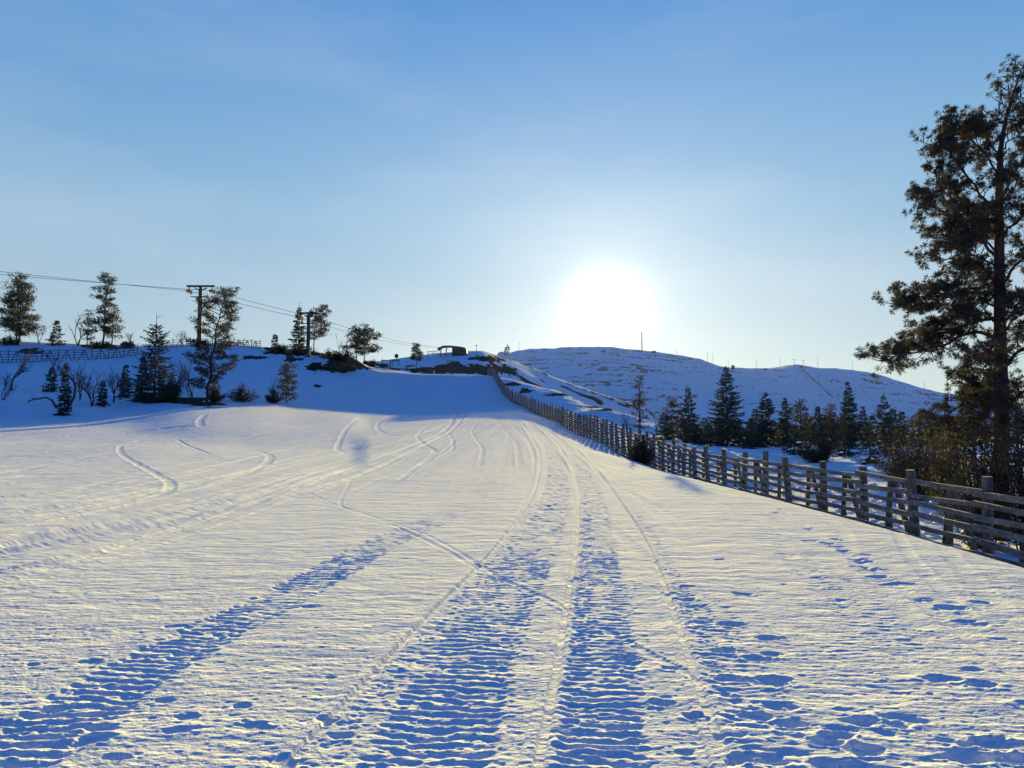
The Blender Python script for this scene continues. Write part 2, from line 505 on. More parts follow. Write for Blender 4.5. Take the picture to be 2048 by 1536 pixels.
SKI = [  # thin ski and sledge marks farther out: points, half width, depth
    ([(560, 960), (685, 1014), (782, 1044), (847, 1067), (921, 1107), (995, 1153), (1107, 1206), (1246, 1279), (1376, 1349), (1470, 1400), (1600, 1475)], .035, .0075),
    ([(700, 965), (685, 1014), (760, 1040), (870, 1090), (960, 1140)], .04, .008),
    ([(285, 880), (245, 892), (240, 903), (290, 936), (330, 957), (342, 972), (330, 987), (290, 1000)], .12, .026),
    ([(355, 880), (378, 893), (420, 908)], .12, .04),
    ([(515, 902), (540, 912), (528, 930), (490, 950), (430, 970)], .15, .03),
    ([(-60, 1104), (200, 1056), (430, 1010), (560, 980), (700, 938), (800, 900), (880, 868), (912, 828)], .20, .04),
    ([(-60, 1120), (200, 1072), (430, 1026), (580, 993), (725, 948), (820, 905), (893, 868), (930, 828)], .16, .035),
    ([(-60, 1040), (200, 1000), (380, 965), (560, 930), (690, 905), (810, 880), (905, 840)], .14, .028),
    ([(-60, 960), (120, 925), (330, 890), (500, 868), (640, 850)], .25, .028),
    ([(-60, 1010), (100, 990), (260, 955), (420, 935), (520, 912), (610, 890)], .18, .03),
    ([(725, 833), (700, 850), (683, 875), (676, 900), (690, 905)], .16, .045),
    ([(820, 832), (770, 838), (755, 852), (765, 865), (800, 872)], .2, .045),
    ([(845, 928), (870, 905), (850, 890), (835, 870), (860, 848)], .14, .04),
    ([(410, 830), (400, 842), (402, 852)], .25, .05),
    ([(985, 832), (1010, 860), (1035, 895), (1040, 930)], .12, .035),
    ([(1000, 830), (1040, 865), (1060, 890), (1072, 925)], .1, .03),
    ([(960, 832), (945, 860), (965, 900), (960, 930)], .1, .03),
    ([(1090, 845), (1150, 890), (1215, 945), (1290, 1010), (1380, 1090), (1500, 1200)], .09, .008),
    ([(1560, 1020), (1640, 1075), (1760, 1150), (1900, 1250), (2060, 1370)], .05, .010),
    ([(800, 960), (840, 930), (900, 905), (905, 880), (885, 850)], .1, .03),
    ([(480, 880), (560, 862), (640, 850), (720, 842), (800, 838)], .3, .04),
    ([(-60, 895), (100, 878), (250, 862), (400, 852), (560, 838)], .35, .05),
    ([(700, 985), (760, 960), (830, 935), (890, 900), (915, 870)], .1, .022),
]
rk = random.Random(21)
for i in range(16):
    y0 = 880 + 21 * i + rk.uniform(-6, 6)
    x1 = 800 + 12 * i + rk.uniform(-12, 12)
    bend = rk.uniform(.25, .4)
    pl = []
    for q in range(8):
        f = q / 7
        pl.append((-60 + (x1 + 60) * f, y0 + (830 - y0) * (f * (1 - bend) + bend * f ** 2.2) + 5 * math.sin(5 * f + i)))
    SKI.append((pl, rk.uniform(.06, .12), rk.uniform(.010, .022)))
for i in range(7):
    x0 = 1150 + i * 120 + rk.uniform(-30, 30)
    SKI.append(([(x0 + 300, 1250), (x0 + 170, 1120), (x0 + 60, 1020), (1130 + i * 22, 930), (1085 + i * 10, 870), (1050 + i * 7, 835), (1045 + i * 6, 831)], rk.uniform(.05, .09), rk.uniform(.006, .010)))
for pts, hw, dep in SKI:
    s, t = line_dist(GX, GY, smooth_poly(ground_pts(pts), 70), hw * 3.2)
    a = np.abs(s) / hw
    dep = dep * ((.5 if hw > .1 else .7) if len(pts) < 7 or pts[0][0] > 0 else 1.25)
    D_ += -np.exp(-a ** 4) * dep + np.exp(-((a - 1.5) / .4) ** 2) * dep * .7 * np.where(s > 0, 1, .5) * (.6 + .5 * noise(GX / .5, GY / .8, 86))
    flat *= 1 - .8 * np.exp(-a ** 4)

# boot prints and scuffs
rnd = random.Random(5)
PR = [(1460, 1248, .11, .05), (1535, 1276, .12, .035), (1448, 1302, .10, .045), (1512, 1316, .10, .04), (1468, 1358, .10, .05),
      (1545, 1362, .14, .05), (1562, 1412, .10, .03), (1508, 1430, .09, .035), (1585, 1445, .08, .03), (1720, 1440, .10, .045), (1795, 1445, .08, .025),
      (1668, 1468, .09, .045), (1665, 1482, .09, .05), (1722, 1497, .1, .05), (1660, 1528, .1, .05), (1880, 1355, .12, .035), (1968, 1368, .1, .04),
      (1325, 1405, .08, .045), (1390, 1432, .07, .03), (1378, 1175, .08, .04), (1372, 1200, .1, .05), (1990, 1480, .13, .04), (1940, 1510, .13, .04),
      (2010, 1510, .13, .05), (1760, 1545, .15, .05), (330, 1400, .1, .04), (370, 1435, .12, .045), (360, 1460, .12, .05), (190, 1425, .12, .04), (660, 1355, .07, .03),
      (655, 1440, .09, .045), (680, 1470, .09, .045), (1250, 1318, .09, .05), (1150, 1160, .09, .05), (965, 1130, .09, .03)]
pp = [(px, py, r_, d_) for px, py, r_, d_ in [(a, b, c * (.58 if a > 900 else .40), d * (.48 if a > 900 else .25)) for a, b, c, d in PR]]
for i in range(42):
    px = rnd.uniform(1330, 2080)
    py = rnd.uniform(1090 + max(0, px - 1700) * .25, 1540)
    pp.append((px, py, rnd.uniform(.03, .06), rnd.uniform(.005, .012)))
for i in range(34):
    f = rnd.random()
    pp.append((1540 + 420 * f + rnd.gauss(0, 14), 1030 + 230 * f ** 1.1 + rnd.gauss(0, 5), rnd.uniform(.04, .075), rnd.uniform(.006, .013)))
for i in range(14):
    pp.append((rnd.uniform(-40, 900), rnd.uniform(1200, 1540), rnd.uniform(.03, .07), rnd.uniform(.008, .018)))
gp = ground_pts([(p[0], p[1]) for p in pp])
for (px, py, r_, d_), (cx_, cy_) in zip(pp, gp):
    r0, r1 = np.searchsorted(rows, [cy_ - r_ * 3, cy_ + r_ * 3])
    if r1 <= r0:
        continue
    wv = math.sqrt(cy_ ** 2 + 4)
    c0, c1 = np.searchsorted(ucols, [(cx_ - r_ * 4) / wv, (cx_ + r_ * 4) / wv])
    sb = (slice(r0, r1), slice(c0, c1))
    dx = (GX[sb] - cx_) / 1.5
    dy = GY[sb] - cy_
    dd = np.hypot(dx, dy) / r_ + noise(GX[sb] / .09, GY[sb] / .05, 90) * .35 + noise(GX[sb] / .03, GY[sb] / .022, 91) * .2
    D_[sb] += -np.exp(-dd ** 4) * d_ + np.exp(-((dd - 1.35) / .3) ** 2) * d_ * .22

D_ += RIP * flat * near * piste * (1 - .0 * GY)
D_ += (noise(GX / .02, GY / .014, 92) * .0013 + noise(GX / .045, GY / .02, 93) * .0016) * (1 - sstep(7, 13, GY))
D_ *= np.where(GY < .5, 0.15, 1.0)
GZ = GZ + D_

# bare heath: patches of dwarf shrub and stone showing through the snow
PX, PYY = project(GX, GY, GZ)
heath = np.zeros_like(GX)


def blob(cx, cy, rx, ry, ylo, yhi, k=1.0, seed=0):
    global heath
    d = np.hypot((PX - cx) / rx, (PYY - cy) / ry) + fbm(GX / 4, GY / 4, 100 + seed, 4) * .8 + fbm(GX / .9, GY / .9, 160 + seed, 3) * .35
    m = (1 - sstep(.75, 1.0, d)) * (GY > ylo) * (GY < yhi) * k
    heath = np.maximum(heath, m)


blob(600, 706, 75, 13, 110, 175, 1, 1)
blob(520, 715, 26, 4, 110, 175, 1, 2)
blob(672, 733, 58, 13, 110, 175, 1, 3)
blob(700, 716, 36, 14, 110, 175, 1, 4)
blob(556, 700, 30, 8, 110, 175, 1, 15)
blob(205, 692, 42, 6, 110, 175, 1, 5)
blob(65, 705, 28, 6, 110, 175, 1, 6)
blob(350, 800, 75, 6, 72, 110, .9, 7)
blob(410, 808, 60, 6, 72, 110, .9, 16)
blob(635, 772, 7, 3, 72, 140, 1, 8)
blob(905, 738, 105, 11, 168, 335, 1, 9)
blob(985, 741, 40, 15, 168, 335, 1, 10)
blob(975, 718, 40, 7, 200, 345, .9, 11)
blob(1052, 782, 12, 6, 105, 165, 1, 12)
blob(1025, 768, 14, 4, 105, 165, 1, 13)
blob(1110, 790, 45, 4, 105, 165, .8, 14)
blob(1230, 815, 60, 7, 100, 165, .8, 17)
# streaks on the fells, following their contours
farm = sstep(500, 620, GY)
st = fbm(GX / 34 + GZ / 30, GZ / 3.2, 120, 5) + .45 * fbm(GX / 7, GZ / 1.3, 125, 3)
crestw = np.exp(-((PYY - np.interp(PX, [900, 1150, 1300, 1450, 1600, 1750, 1930], [712, 700, 706, 738, 734, 750, 796])) / 26.) ** 2)
lft = 1 - sstep(1300, 1560, PX)
rt = sstep(1620, 1720, PX)
fst = sstep(.34 - .40 * lft * (.6 + .4 * crestw) - .28 * rt * (crestw + .1) - .12 * crestw, .66 - .30 * lft - .2 * rt, st)
heath = np.maximum(heath, farm * fst * .55)
heath = np.maximum(heath, (GY > 230) * (GY < 345) * (GX > -60) * sstep(.25, .6, fbm(GX / 12, GY / 9, 140, 3)) * .9)

heath = np.maximum(heath, (GY > 318) * (GY < 420) * (GX > -18) * sstep(-.25, .35, fbm(GX / 3.5, GY / 3.5, 141, 4)) * .8)  # extra heath colour added along the ridge to darken its sunlit crest

# one height sheet, cut into the piste, the side bank and the hills
nr, nc = GX.shape
V = np.stack([GX, GY, GZ], -1).reshape(-1, 3).astype(np.float32)
edgeY = np.interp(GX[:, :] / np.maximum(GY, 1), [-.7, -.58, -.51, -.41, -.28, -.1, 0.0, .05, .06, 2], [71, 73, 76, 79, 90, 100, 105, 105, 200, 200])
reg = np.where(GY > 205, 2, np.where((GY > edgeY) & (GX < FX + 30), 1, 0))
rf = reg[:-1, :-1]
idx = np.arange(nr * nc).reshape(nr, nc)
quads = np.stack([idx[:-1, :-1], idx[:-1, 1:], idx[1:, 1:], idx[1:, :-1]], -1)


def sheet(name, sel, mat):
    q = quads[sel].reshape(-1, 4)
    used = np.zeros(nr * nc, bool)
    used[q.ravel()] = True
    remap = np.cumsum(used) - 1
    vv = V[used]
    q = remap[q].astype(np.int32)
    me = bpy.data.meshes.new(name)
    me.vertices.add(len(vv))
    me.vertices.foreach_set('co', vv.ravel())
    me.loops.add(q.size)
    me.loops.foreach_set('vertex_index', q.ravel())
    me.polygons.add(len(q))
    me.polygons.foreach_set('loop_start', np.arange(0, q.size, 4, dtype=np.int32))
    me.polygons.foreach_set('use_smooth', np.ones(len(q), bool))
    at = me.attributes.new('heath', 'FLOAT', 'POINT')
    at.data.foreach_set('value', heath.reshape(-1)[used].astype(np.float32))
    me.update(calc_edges=True)
    me.materials.append(mat)
    o = bpy.data.objects.new(name, me)
    COL.objects.link(o)
    o['kind'] = 'structure'
    return o


# ---------------------------------------------------------------- materials
def new_mat(name):
    m = bpy.data.materials.new(name)
    m.use_nodes = True
    b = m.node_tree.nodes['Principled BSDF']
    return m, m.node_tree, b


def snow_material():
    m, t, b = new_mat('snow')
    tc = nd(t, 'ShaderNodeTexCoord')
    at = nd(t, 'ShaderNodeAttribute', attribute_name='heath')
    n1 = nd(t, 'ShaderNodeTexNoise')
    n1.inputs['Scale'].default_value = .9
    n1.inputs['Detail'].default_value = 5
    t.links.new(tc.outputs['Object'], n1.inputs['Vector'])
    snowc = ramp(t, n1.outputs[0], [(.3, (.80, .83, .88)), (.7, (.88, .89, .91))])
    n2 = nd(t, 'ShaderNodeTexNoise')
    n2.inputs['Scale'].default_value = 1.6
    n2.inputs['Detail'].default_value = 6
    t.links.new(tc.outputs['Object'], n2.inputs['Vector'])
    hc = ramp(t, n2.outputs[0], [(.3, (.035, .032, .030)), (.5, (.075, .062, .048)), (.7, (.11, .10, .085))])
    f = mth(t, 'ADD', at.outputs['Fac'], mth(t, 'MULTIPLY', mth(t, 'SUBTRACT', n2.outputs[0], .5), .9))
    f = mth(t, 'MULTIPLY', mth(t, 'GREATER_THAN', at.outputs['Fac'], .02), mth(t, 'MULTIPLY', mth(t, 'SUBTRACT', f, .38), 5.0, clamp=True))
    c = mixc(t, f, snowc, hc)
    t.links.new(c, b.inputs['Base Color'])
    b.inputs['Roughness'].default_value = .85
    t.links.new(mth(t, 'MULTIPLY', mth(t, 'SUBTRACT', 1.0, f), .05), b.inputs['Specular IOR Level'])
    g = nd(t, 'ShaderNodeTexNoise')
    g.inputs['Scale'].default_value = 75
    g.inputs['Detail'].default_value = 3
    t.links.new(tc.outputs['Object'], g.inputs['Vector'])
    g2 = nd(t, 'ShaderNodeTexNoise')
    g2.inputs['Scale'].default_value = 16
    g2.inputs['Detail'].default_value = 6
    g2.inputs['Roughness'].default_value = .7
    mp = nd(t, 'ShaderNodeMapping')
    mp.inputs['Scale'].default_value = (.5, 1.3, 1)
    t.links.new(tc.outputs['Object'], mp.inputs[0])
    t.links.new(mp.outputs[0], g2.inputs['Vector'])
    b1 = nd(t, 'ShaderNodeBump')
    b1.inputs['Distance'].default_value = .006
    b1.inputs['Strength'].default_value = 1.
    t.links.new(g.outputs[0], b1.inputs['Height'])
    b2 = nd(t, 'ShaderNodeBump')
    b2.inputs['Distance'].default_value = .02
    b2.inputs['Strength'].default_value = .35
    t.links.new(g2.outputs[0], b2.inputs['Height'])
    t.links.new(b1.outputs[0], b2.inputs['Normal'])
    prev = b2.outputs[0]
    for sc, sx, sy, dist, st_ in ((1.0, 6., 22.0, .009, 1.), (1.0, 3.6, 7.5, .022, 1.), (1.0, 1.5, 2.8, .045, .8)):
        mp = nd(t, 'ShaderNodeMapping')
        mp.inputs['Scale'].default_value = (sx, sy, 1)
        mp.inputs['Rotation'].default_value = (0, 0, .05)
        t.links.new(tc.outputs['Object'], mp.inputs[0])
        nn = nd(t, 'ShaderNodeTexNoise')
        nn.inputs['Scale'].default_value = sc
        nn.inputs['Detail'].default_value = 3
        t.links.new(mp.outputs[0], nn.inputs['Vector'])
        bb = nd(t, 'ShaderNodeBump')
        bb.inputs['Distance'].default_value = dist
        bb.inputs['Strength'].default_value = st_
        t.links.new(nn.outputs[0], bb.inputs['Height'])
        t.links.new(prev, bb.inputs['Normal'])
        prev = bb.outputs[0]
    t.links.new(prev, b.inputs['Normal'])
    df = nd(t, 'ShaderNodeBsdfDiffuse')
    t.links.new(c, df.inputs[0])
    t.links.new(prev, df.inputs['Normal'])
    mx = nd(t, 'ShaderNodeMixShader')
    mx.inputs[0].default_value = .16
    t.links.new(df.outputs[0], mx.inputs[1])
    t.links.new(b.outputs[0], mx.inputs[2])
    t.links.new(mx.outputs[0], t.nodes['Material Output'].inputs[0])
    return m


M_SNOW = snow_material()
sheet('ground', rf == 0, M_SNOW)
sheet('hillside', rf == 1, M_SNOW)
sheet('hills', rf == 2, M_SNOW)
del quads, idx, PX, PYY, D_, RIP, st, fst


def plain(name, c1, c2, scale=6., rough=.8, metal=0., trans=0., bump=0., stretch=(1, 1, 1)):
    m, t, b = new_mat(name)
    tc = nd(t, 'ShaderNodeTexCoord')
    mp = nd(t, 'ShaderNodeMapping')
    mp.inputs['Scale'].default_value = stretch
    t.links.new(tc.outputs['Object'], mp.inputs[0])
    n = nd(t, 'ShaderNodeTexNoise')
    n.inputs['Scale'].default_value = scale
    n.inputs['Detail'].default_value = 5
    t.links.new(mp.outputs[0], n.inputs['Vector'])
    c = ramp(t, n.outputs[0], [(.32, c1), (.68, c2)])
    t.links.new(c, b.inputs['Base Color'])
    b.inputs['Roughness'].default_value = rough
    b.inputs['Metallic'].default_value = metal
    b.inputs['Specular IOR Level'].default_value = .25
    if bump:
        bp = nd(t, 'ShaderNodeBump')
        bp.inputs['Distance'].default_value = bump
        t.links.new(n.outputs[0], bp.inputs['Height'])
        t.links.new(bp.outputs[0], b.inputs['Normal'])
    if trans:
        tr = nd(t, 'ShaderNodeBsdfTranslucent')
        t.links.new(c, tr.inputs[0])
        mx = nd(t, 'ShaderNodeMixShader')
        mx.inputs[0].default_value = trans
        t.links.new(b.outputs[0], mx.inputs[1])
        t.links.new(tr.outputs[0], mx.inputs[2])
        t.links.new(mx.outputs[0], t.nodes['Material Output'].inputs[0])
    return m


M_BARK = plain('bark', (.06, .045, .038), (.14, .095, .07), 9, .9, bump=.01, stretch=(1, 1, .3))
M_PINEBARK = plain('pine_bark', (.035, .025, .024), (.13, .07, .055), 14, .95, bump=.03, stretch=(1, 1, .3))
M_NEEDLE = plain('needles', (.032, .050, .042), (.080, .10, .075), 2.5, .8, trans=.12)
M_PINE = plain('pine_needles', (.038, .040, .030), (.10, .085, .060), 3.0, .8, trans=.22)
M_TWIG = plain('birch_twigs', (.07, .055, .05), (.13, .10, .09), 5, .9)
M_SHRUB = plain('juniper_foliage', (.035, .036, .024), (.08, .066, .042), 3, .8, trans=.10)
M_WOOD = plain('weathered_timber', (.06, .052, .048), (.16, .14, .125), 7, .85, bump=.004, stretch=(1, 1, .15))
def frosted(m):
    """rime and a skin of snow lying on faces that look up"""
    t = m.node_tree
    b = t.nodes['Principled BSDF']
    src = b.inputs['Base Color'].links[0].from_socket
    g = nd(t, 'ShaderNodeNewGeometry')
    sp_ = nd(t, 'ShaderNodeSeparateXYZ')
    t.links.new(g.outputs['Normal'], sp_.inputs[0])
    n = nd(t, 'ShaderNodeTexNoise')
    n.inputs['Scale'].default_value = 7
    n.inputs['Detail'].default_value = 6
    f = mth(t, 'MULTIPLY', mth(t, 'SUBTRACT', mth(t, 'ADD', sp_.outputs[2], mth(t, 'MULTIPLY', n.outputs[0], 1.0)), 1.05), 3.0, clamp=True)
    n2 = nd(t, 'ShaderNodeTexNoise')
    n2.inputs['Scale'].default_value = 22
    n2.inputs['Detail'].default_value = 5
    f2 = mth(t, 'MULTIPLY', mth(t, 'SUBTRACT', n2.outputs[0], .56), 2.2, clamp=True)
    t.links.new(mixc(t, mth(t, 'MAXIMUM', f, f2), src, (.68, .70, .73, 1)), b.inputs['Base Color'])
    return m


M_RAIL = plain('weathered_rail', (.07, .063, .058), (.20, .18, .165), 9, .85, bump=.003, stretch=(.2, .2, 1))
M_RAIL = frosted(M_RAIL)
M_WOOD = frosted(M_WOOD)
M_STEEL = plain('galvanised_steel', (.09, .10, .11), (.14, .15, .165), 4, .7, metal=.1)
M_DARK = plain('dark_steel', (.025, .028, .031), (.05, .053, .056), 4, .9)
M_WALL = plain('dark_boarding', (.05, .045, .042), (.09, .08, .07), 3, .8)
M_SIGN = plain('sign_back', (.05, .052, .055), (.08, .083, .088), 3, .6)
M_WHITE = plain('white_plastic', (.7, .7, .7), (.82, .82, .82), 3, .5)


class MB:
    def __init__(s):
        s.v = []
        s.f = []

    def tube(s, pts, rads, n=6, cap=True):
        pts = [Vector(p) for p in pts]
        base = len(s.v)
        prev = None
        for i, p in enumerate(pts):
            d = (pts[min(i + 1, len(pts) - 1)] - pts[max(i - 1, 0)])
            if d.length < 1e-9:
                d = Vector((0, 0, 1))
            d.normalize()
            if prev is None:
                a = d.orthogonal().normalized()
            else:
                a = (prev - d * prev.dot(d))
                a = a.normalized() if a.length > 1e-6 else d.orthogonal().normalized()
            prev = a
            b = d.cross(a)
            for k in range(n):
                t = 2 * math.pi * k / n
                s.v.append(p + (a * math.cos(t) + b * math.sin(t)) * rads[i])
        for i in range(len(pts) - 1):
            for k in range(n):
                k2 = (k + 1) % n
                s.f.append((base + i * n + k, base + i * n + k2, base + (i + 1) * n + k2, base + (i + 1) * n + k))
        if cap:
            s.f.append(tuple(base + k for k in reversed(range(n))))
            s.f.append(tuple(base + (len(pts) - 1) * n + k for k in range(n)))

    def leaf(s, p, d, l, w, rnd):
        side = d.cross(Vector((rnd.gauss(0, 1), rnd.gauss(0, 1), rnd.gauss(0, 1))))
        if side.length < 1e-6:
            return
        side = side.normalized() * w * .5
        b = len(s.v)
        s.v += [p - side * .4, p + d * l * .5 - side, p + d * l, p + d * l * .5 + side]
        s.f.append((b, b + 1, b + 2, b + 3))

    def obox(s, p0, p1, wx, wz, up=Vector((0, 0, 1)), jit=0., rnd=None):
        """a board from p0 to p1, wx thick sideways and wz high"""
        p0, p1 = Vector(p0), Vector(p1)
        d = (p1 - p0).normalized()
        side = d.cross(up)
        side = side.normalized() if side.length > 1e-5 else d.orthogonal().normalized()
        u = side.cross(d).normalized()
        b = len(s.v)
        bev = min(wx, wz) * .18
        for p in (p0, p1):
            for a, c in ((-1, -1), (1, -1), (1, 1), (-1, 1)):
                s.v.append(p + side * (a * wx / 2) + u * (c * wz / 2))
        s.f += [(b, b + 3, b + 2, b + 1), (b + 4, b + 5, b + 6, b + 7)]
        for k in range(4):
            k2 = (k + 1) % 4
            s.f.append((b + k, b + k2, b + 4 + k2, b + 4 + k))

    def build(s, name, mat, parent=None, smooth=False, loc=None):
        me = bpy.data.meshes.new(name)
        me.from_pydata([tuple(v) for v in s.v], [], s.f)
        if smooth:
            me.polygons.foreach_set('use_smooth', np.ones(len(me.polygons), bool))
        me.materials.append(mat)
        me.update()
        o = bpy.data.objects.new(name, me)
        COL.objects.link(o)
        if parent:
            o.parent = parent
        if loc:
            o.location = loc
        return o


def thing(name, label, cat, loc, group=None, rz=0.):
    o = bpy.data.objects.new(name, None)
    o.empty_display_size = .3
    COL.objects.link(o)
    o.location = loc
    o.rotation_euler = (0, 0, rz)
    o['label'] = label
    o['category'] = cat
    if group:
        o['group'] = group
    return o


def tag(o, label, cat, group=None, kind=None):
    o['label'] = label
    o['category'] = cat
    if group:
        o['group'] = group
    if kind:
        o['kind'] = kind
    return o


def copy_tree(o, parent=None):
    c = o.copy()
    COL.objects.link(c)
    c.parent = parent
    for ch in list(o.children):
        copy_tree(ch, c)
    return c


def dirv(az, el_):
    return Vector((math.cos(az) * math.cos(el_), math.sin(az) * math.cos(el_), math.sin(el_)))


def place(px, py_base, py_top, ymin=66., Y=None):
    if Y is None:
        X, Y, z = cast(px, py_base, ymin)
    else:
        X = ray(px, py_base)[0] * Y
        z = float(H0(X, Y))
    h = zpy(py_top, Y) - z
    return (X, Y, z - .12), h + .12, Y / FPX    # position, height, metres per photo pixel


def interp(prof, t):
    return float(np.interp(t, [p[0] for p in prof], [p[1] for p in prof]))


# ---------------------------------------------------------------- trees
def spruce(label, px, pyb, pyt, hw, seed, ymin=66., Y=None, prof=None, bare_top=0., dens=1., name='spruce_tree', group='spruces', lean=0., low=.03, droop=.35):
    """narrow conifer: whorls of drooping boughs carrying leaf-sized sprays"""
    rnd = random.Random(seed)
    loc, h, mpp = place(px, pyb, pyt, ymin, Y)
    root = thing(name, label, 'tree', loc, group)
    W = hw * mpp
    prof = prof or [(0, .75), (.12, 1.), (.3, .88), (.6, .55), (.85, .24), (1, .05)]
    trunk = MB()
    n = 12
    ax = [Vector((lean * h * (i / n) ** 1.4 + rnd.gauss(0, .004) * h, rnd.gauss(0, .004) * h, h * i / n)) for i in range(n + 1)]
    ax[0] = Vector((0, 0, 0))
    r0 = max(.055, h * .013)
    trunk.tube(ax, [r0 * (1 - .93 * i / n) + .008 for i in range(n + 1)], 7)
    cr = MB()
    top = 1 - bare_top
    ls = max(.13, mpp * 4.6)
    z = low * h
    while z < h * top:
        t = z / h / top
        k = z / h * n
        i = min(int(k), n - 1)
        c = ax[i].lerp(ax[i + 1], k - i)
        nb = rnd.randint(5, 7)
        a0 = rnd.random() * 6.28
        for b in range(nb):
            L_ = W * interp(prof, t) * rnd.choice((.55, .75, .9, 1., 1.15))
            if rnd.random() < .12:
                continue
            az = a0 + b * 6.283 / nb + rnd.gauss(0, .25)
            el0 = .25 * (t) - droop * (1 - t) + rnd.gauss(0, .1)
            m = 4
            pts = [c + Vector((0, 0, rnd.uniform(-.1, .1)))]
            for q in range(m):
                pts.append(pts[-1] + dirv(az + rnd.gauss(0, .1), el0 + .16 * (q - 1)) * (L_ / m))
            trunk.tube(pts, [max(.006, r0 * .22 * (1 - .2 * q)) for q in range(m + 1)], 3, False)
            steps = max(3, int(L_ / ls * 3.4 * dens))
            for s_ in range(steps):
                f = (s_ + rnd.random()) / steps
                f = .12 + .88 * f
                kk = f * m
                ii = min(int(kk), m - 1)
                p = pts[ii].lerp(pts[ii + 1], kk - ii)
                for e in range(3):
                    sd = rnd.choice((-1, 1))
                    d = dirv(az + sd * rnd.uniform(.1, 1.1), el0 + rnd.uniform(-.75, .35))
                    cr.leaf(p, d, ls * rnd.uniform(.7, 1.6) * (1.1 - .35 * f), ls * rnd.uniform(.26, .44), rnd)
        z += max(.15, mpp * 3.6) * rnd.uniform(.8, 1.25)
    # leader
    if bare_top < .02:
        for e in range(8):
            cr.leaf(ax[-1] - Vector((0, 0, .05 * e * ls)), dirv(rnd.random() * 6.28, rnd.uniform(.5, 1.4)), ls, ls * .3, rnd)
    else:
        for e in range(4):
            f = rnd.uniform(top, .97)
            p = Vector((ax[-1].x * f, 0, h * f))
            d = dirv(rnd.random() * 6.28, rnd.uniform(-.2, .5))
            trunk.tube([p, p + d * W * .22, p + d * W * .4 + Vector((0, 0, .1))], [.02, .014, .006], 3, False)
    trunk.build('trunk', M_BARK, root)
    cr.build('crown', M_NEEDLE, root)
    return root


def pine(label, px, pyb, pyt, hw, seed, ymin=66., Y=None, prof=None, low=.18, nl=26, clump=7., name='pine_tree', group='pines', lean=0., bias=0., stems=1, up=.35, mat=None, leafk=1., bendx=0.):
    """Scots pine: bent limbs ending in separate clumps of needles"""
    rnd = random.Random(seed)
    loc, h, mpp = place(px, pyb, pyt, ymin, Y)
    root = thing(name, label, 'tree', loc, group)
    W = hw * mpp
    prof = prof or [(0, .55), (.25, .95), (.45, 1.), (.7, .75), (.9, .42), (1, .18)]
    trunk = MB()
    cr = MB()
    n = 12
    ls = max(.12, mpp * 3.6) * leafk
    cs = clump * mpp * 1.15
    for st_ in range(stems):
        off = Vector(((st_ - (stems - 1) / 2) * .55 * (1 if stems > 1 else 0), 0, 0))
        hh = h * (1 - .06 * st_)
        ax = [off + Vector((lean * h * (i / n) ** 1.3 + bendx * h * math.sin(math.pi * i / n) + rnd.gauss(0, .006) * h, rnd.gauss(0, .006) * h, hh * i / n)) for i in range(n + 1)]
        ax[0] = off * .6
        r0 = max(.07, h * .014)
        trunk.tube(ax, [r0 * (1 - .9 * i / n) + .008 for i in range(n + 1)], 7)
        for l in range(nl):
            t = low + (1 - low) * ((l + rnd.random()) / nl)
            k = t * n
            i = min(int(k), n - 1)
            c = ax[i].lerp(ax[i + 1], k - i)
            az = l * 2.4 + rnd.gauss(0, .4)
            L_ = W * interp(prof, t) * rnd.uniform(.6, 1.1)
            if bias:
                L_ *= 1 + bias * math.cos(az)
            el0 = rnd.uniform(-.1, .3) + up * t
            pts = [c]
            m = 4
            for q in range(m):
                pts.append(pts[-1] + dirv(az + rnd.gauss(0, .22), el0 + rnd.gauss(0, .18) + .1 * q) * (L_ / m))
            trunk.tube(pts, [max(.01, r0 * .32 * (1 - .2 * q)) for q in range(m + 1)], 4, False)
            ncl = max(1, int(L_ / cs * 2.1))
            for q in range(ncl):
                f = .35 + .65 * (q + rnd.random() * .8) / ncl
                f = min(f, 1.)
                kk = f * m
                ii = min(int(kk), m - 1)
                p = pts[ii].lerp(pts[ii + 1], kk - ii) + Vector((rnd.gauss(0, .35), rnd.gauss(0, .35), rnd.gauss(.1, .16))) * cs
                ccs = cs * rnd.uniform(.6, 1.15)
                trunk.tube([pts[ii], p], [.014, .008], 3, False)
                for e in range(int(34 * (ccs / cs))):
                    v = Vector((rnd.gauss(0, .42), rnd.gauss(0, .42), rnd.gauss(0, .2)))
                    cr.leaf(p + v * ccs, (v + Vector((0, 0, .35)) + dirv(az, .3) * .3).normalized(), ls * rnd.uniform(.7, 1.3), ls * rnd.uniform(.35, .55), rnd)
    trunk.build('trunk', M_PINEBARK, root)
    cr.build('crown', mat or M_PINE, root)
    return root


def grow(mb, p, d, l, r, depth, rnd, wild=.5, rmin=.008, nsub=3, tw=None, upw=.12):
    m = 4
    pts = [p]
    dd = d.copy()
    for q in range(m):
        dd = (dd + Vector((rnd.gauss(0, wild * .35), rnd.gauss(0, wild * .35), rnd.gauss(upw, wild * .25)))).normalized()
        pts.append(pts[-1] + dd * l / m)
    tgt = mb if depth > 1 or tw is None else tw
    tgt.tube(pts, [max(rmin, r * (1 - .17 * q)) for q in range(m + 1)], 5 if r > .03 else 3, False)
    if depth > 0:
        for k in range(nsub + (1 if rnd.random() < .5 else 0)):
            f = rnd.uniform(.3, 1.)
            kk = f * m
            ii = min(int(kk), m - 1)
            q = pts[ii].lerp(pts[ii + 1], kk - ii)
            nd_ = (dd + Vector((rnd.gauss(0, wild), rnd.gauss(0, wild), rnd.gauss(0.1, wild * .6)))).normalized()
            grow(mb, q, nd_, l * rnd.uniform(.45, .75), max(rmin, r * .5), depth - 1, rnd, wild, rmin, nsub, tw, upw)


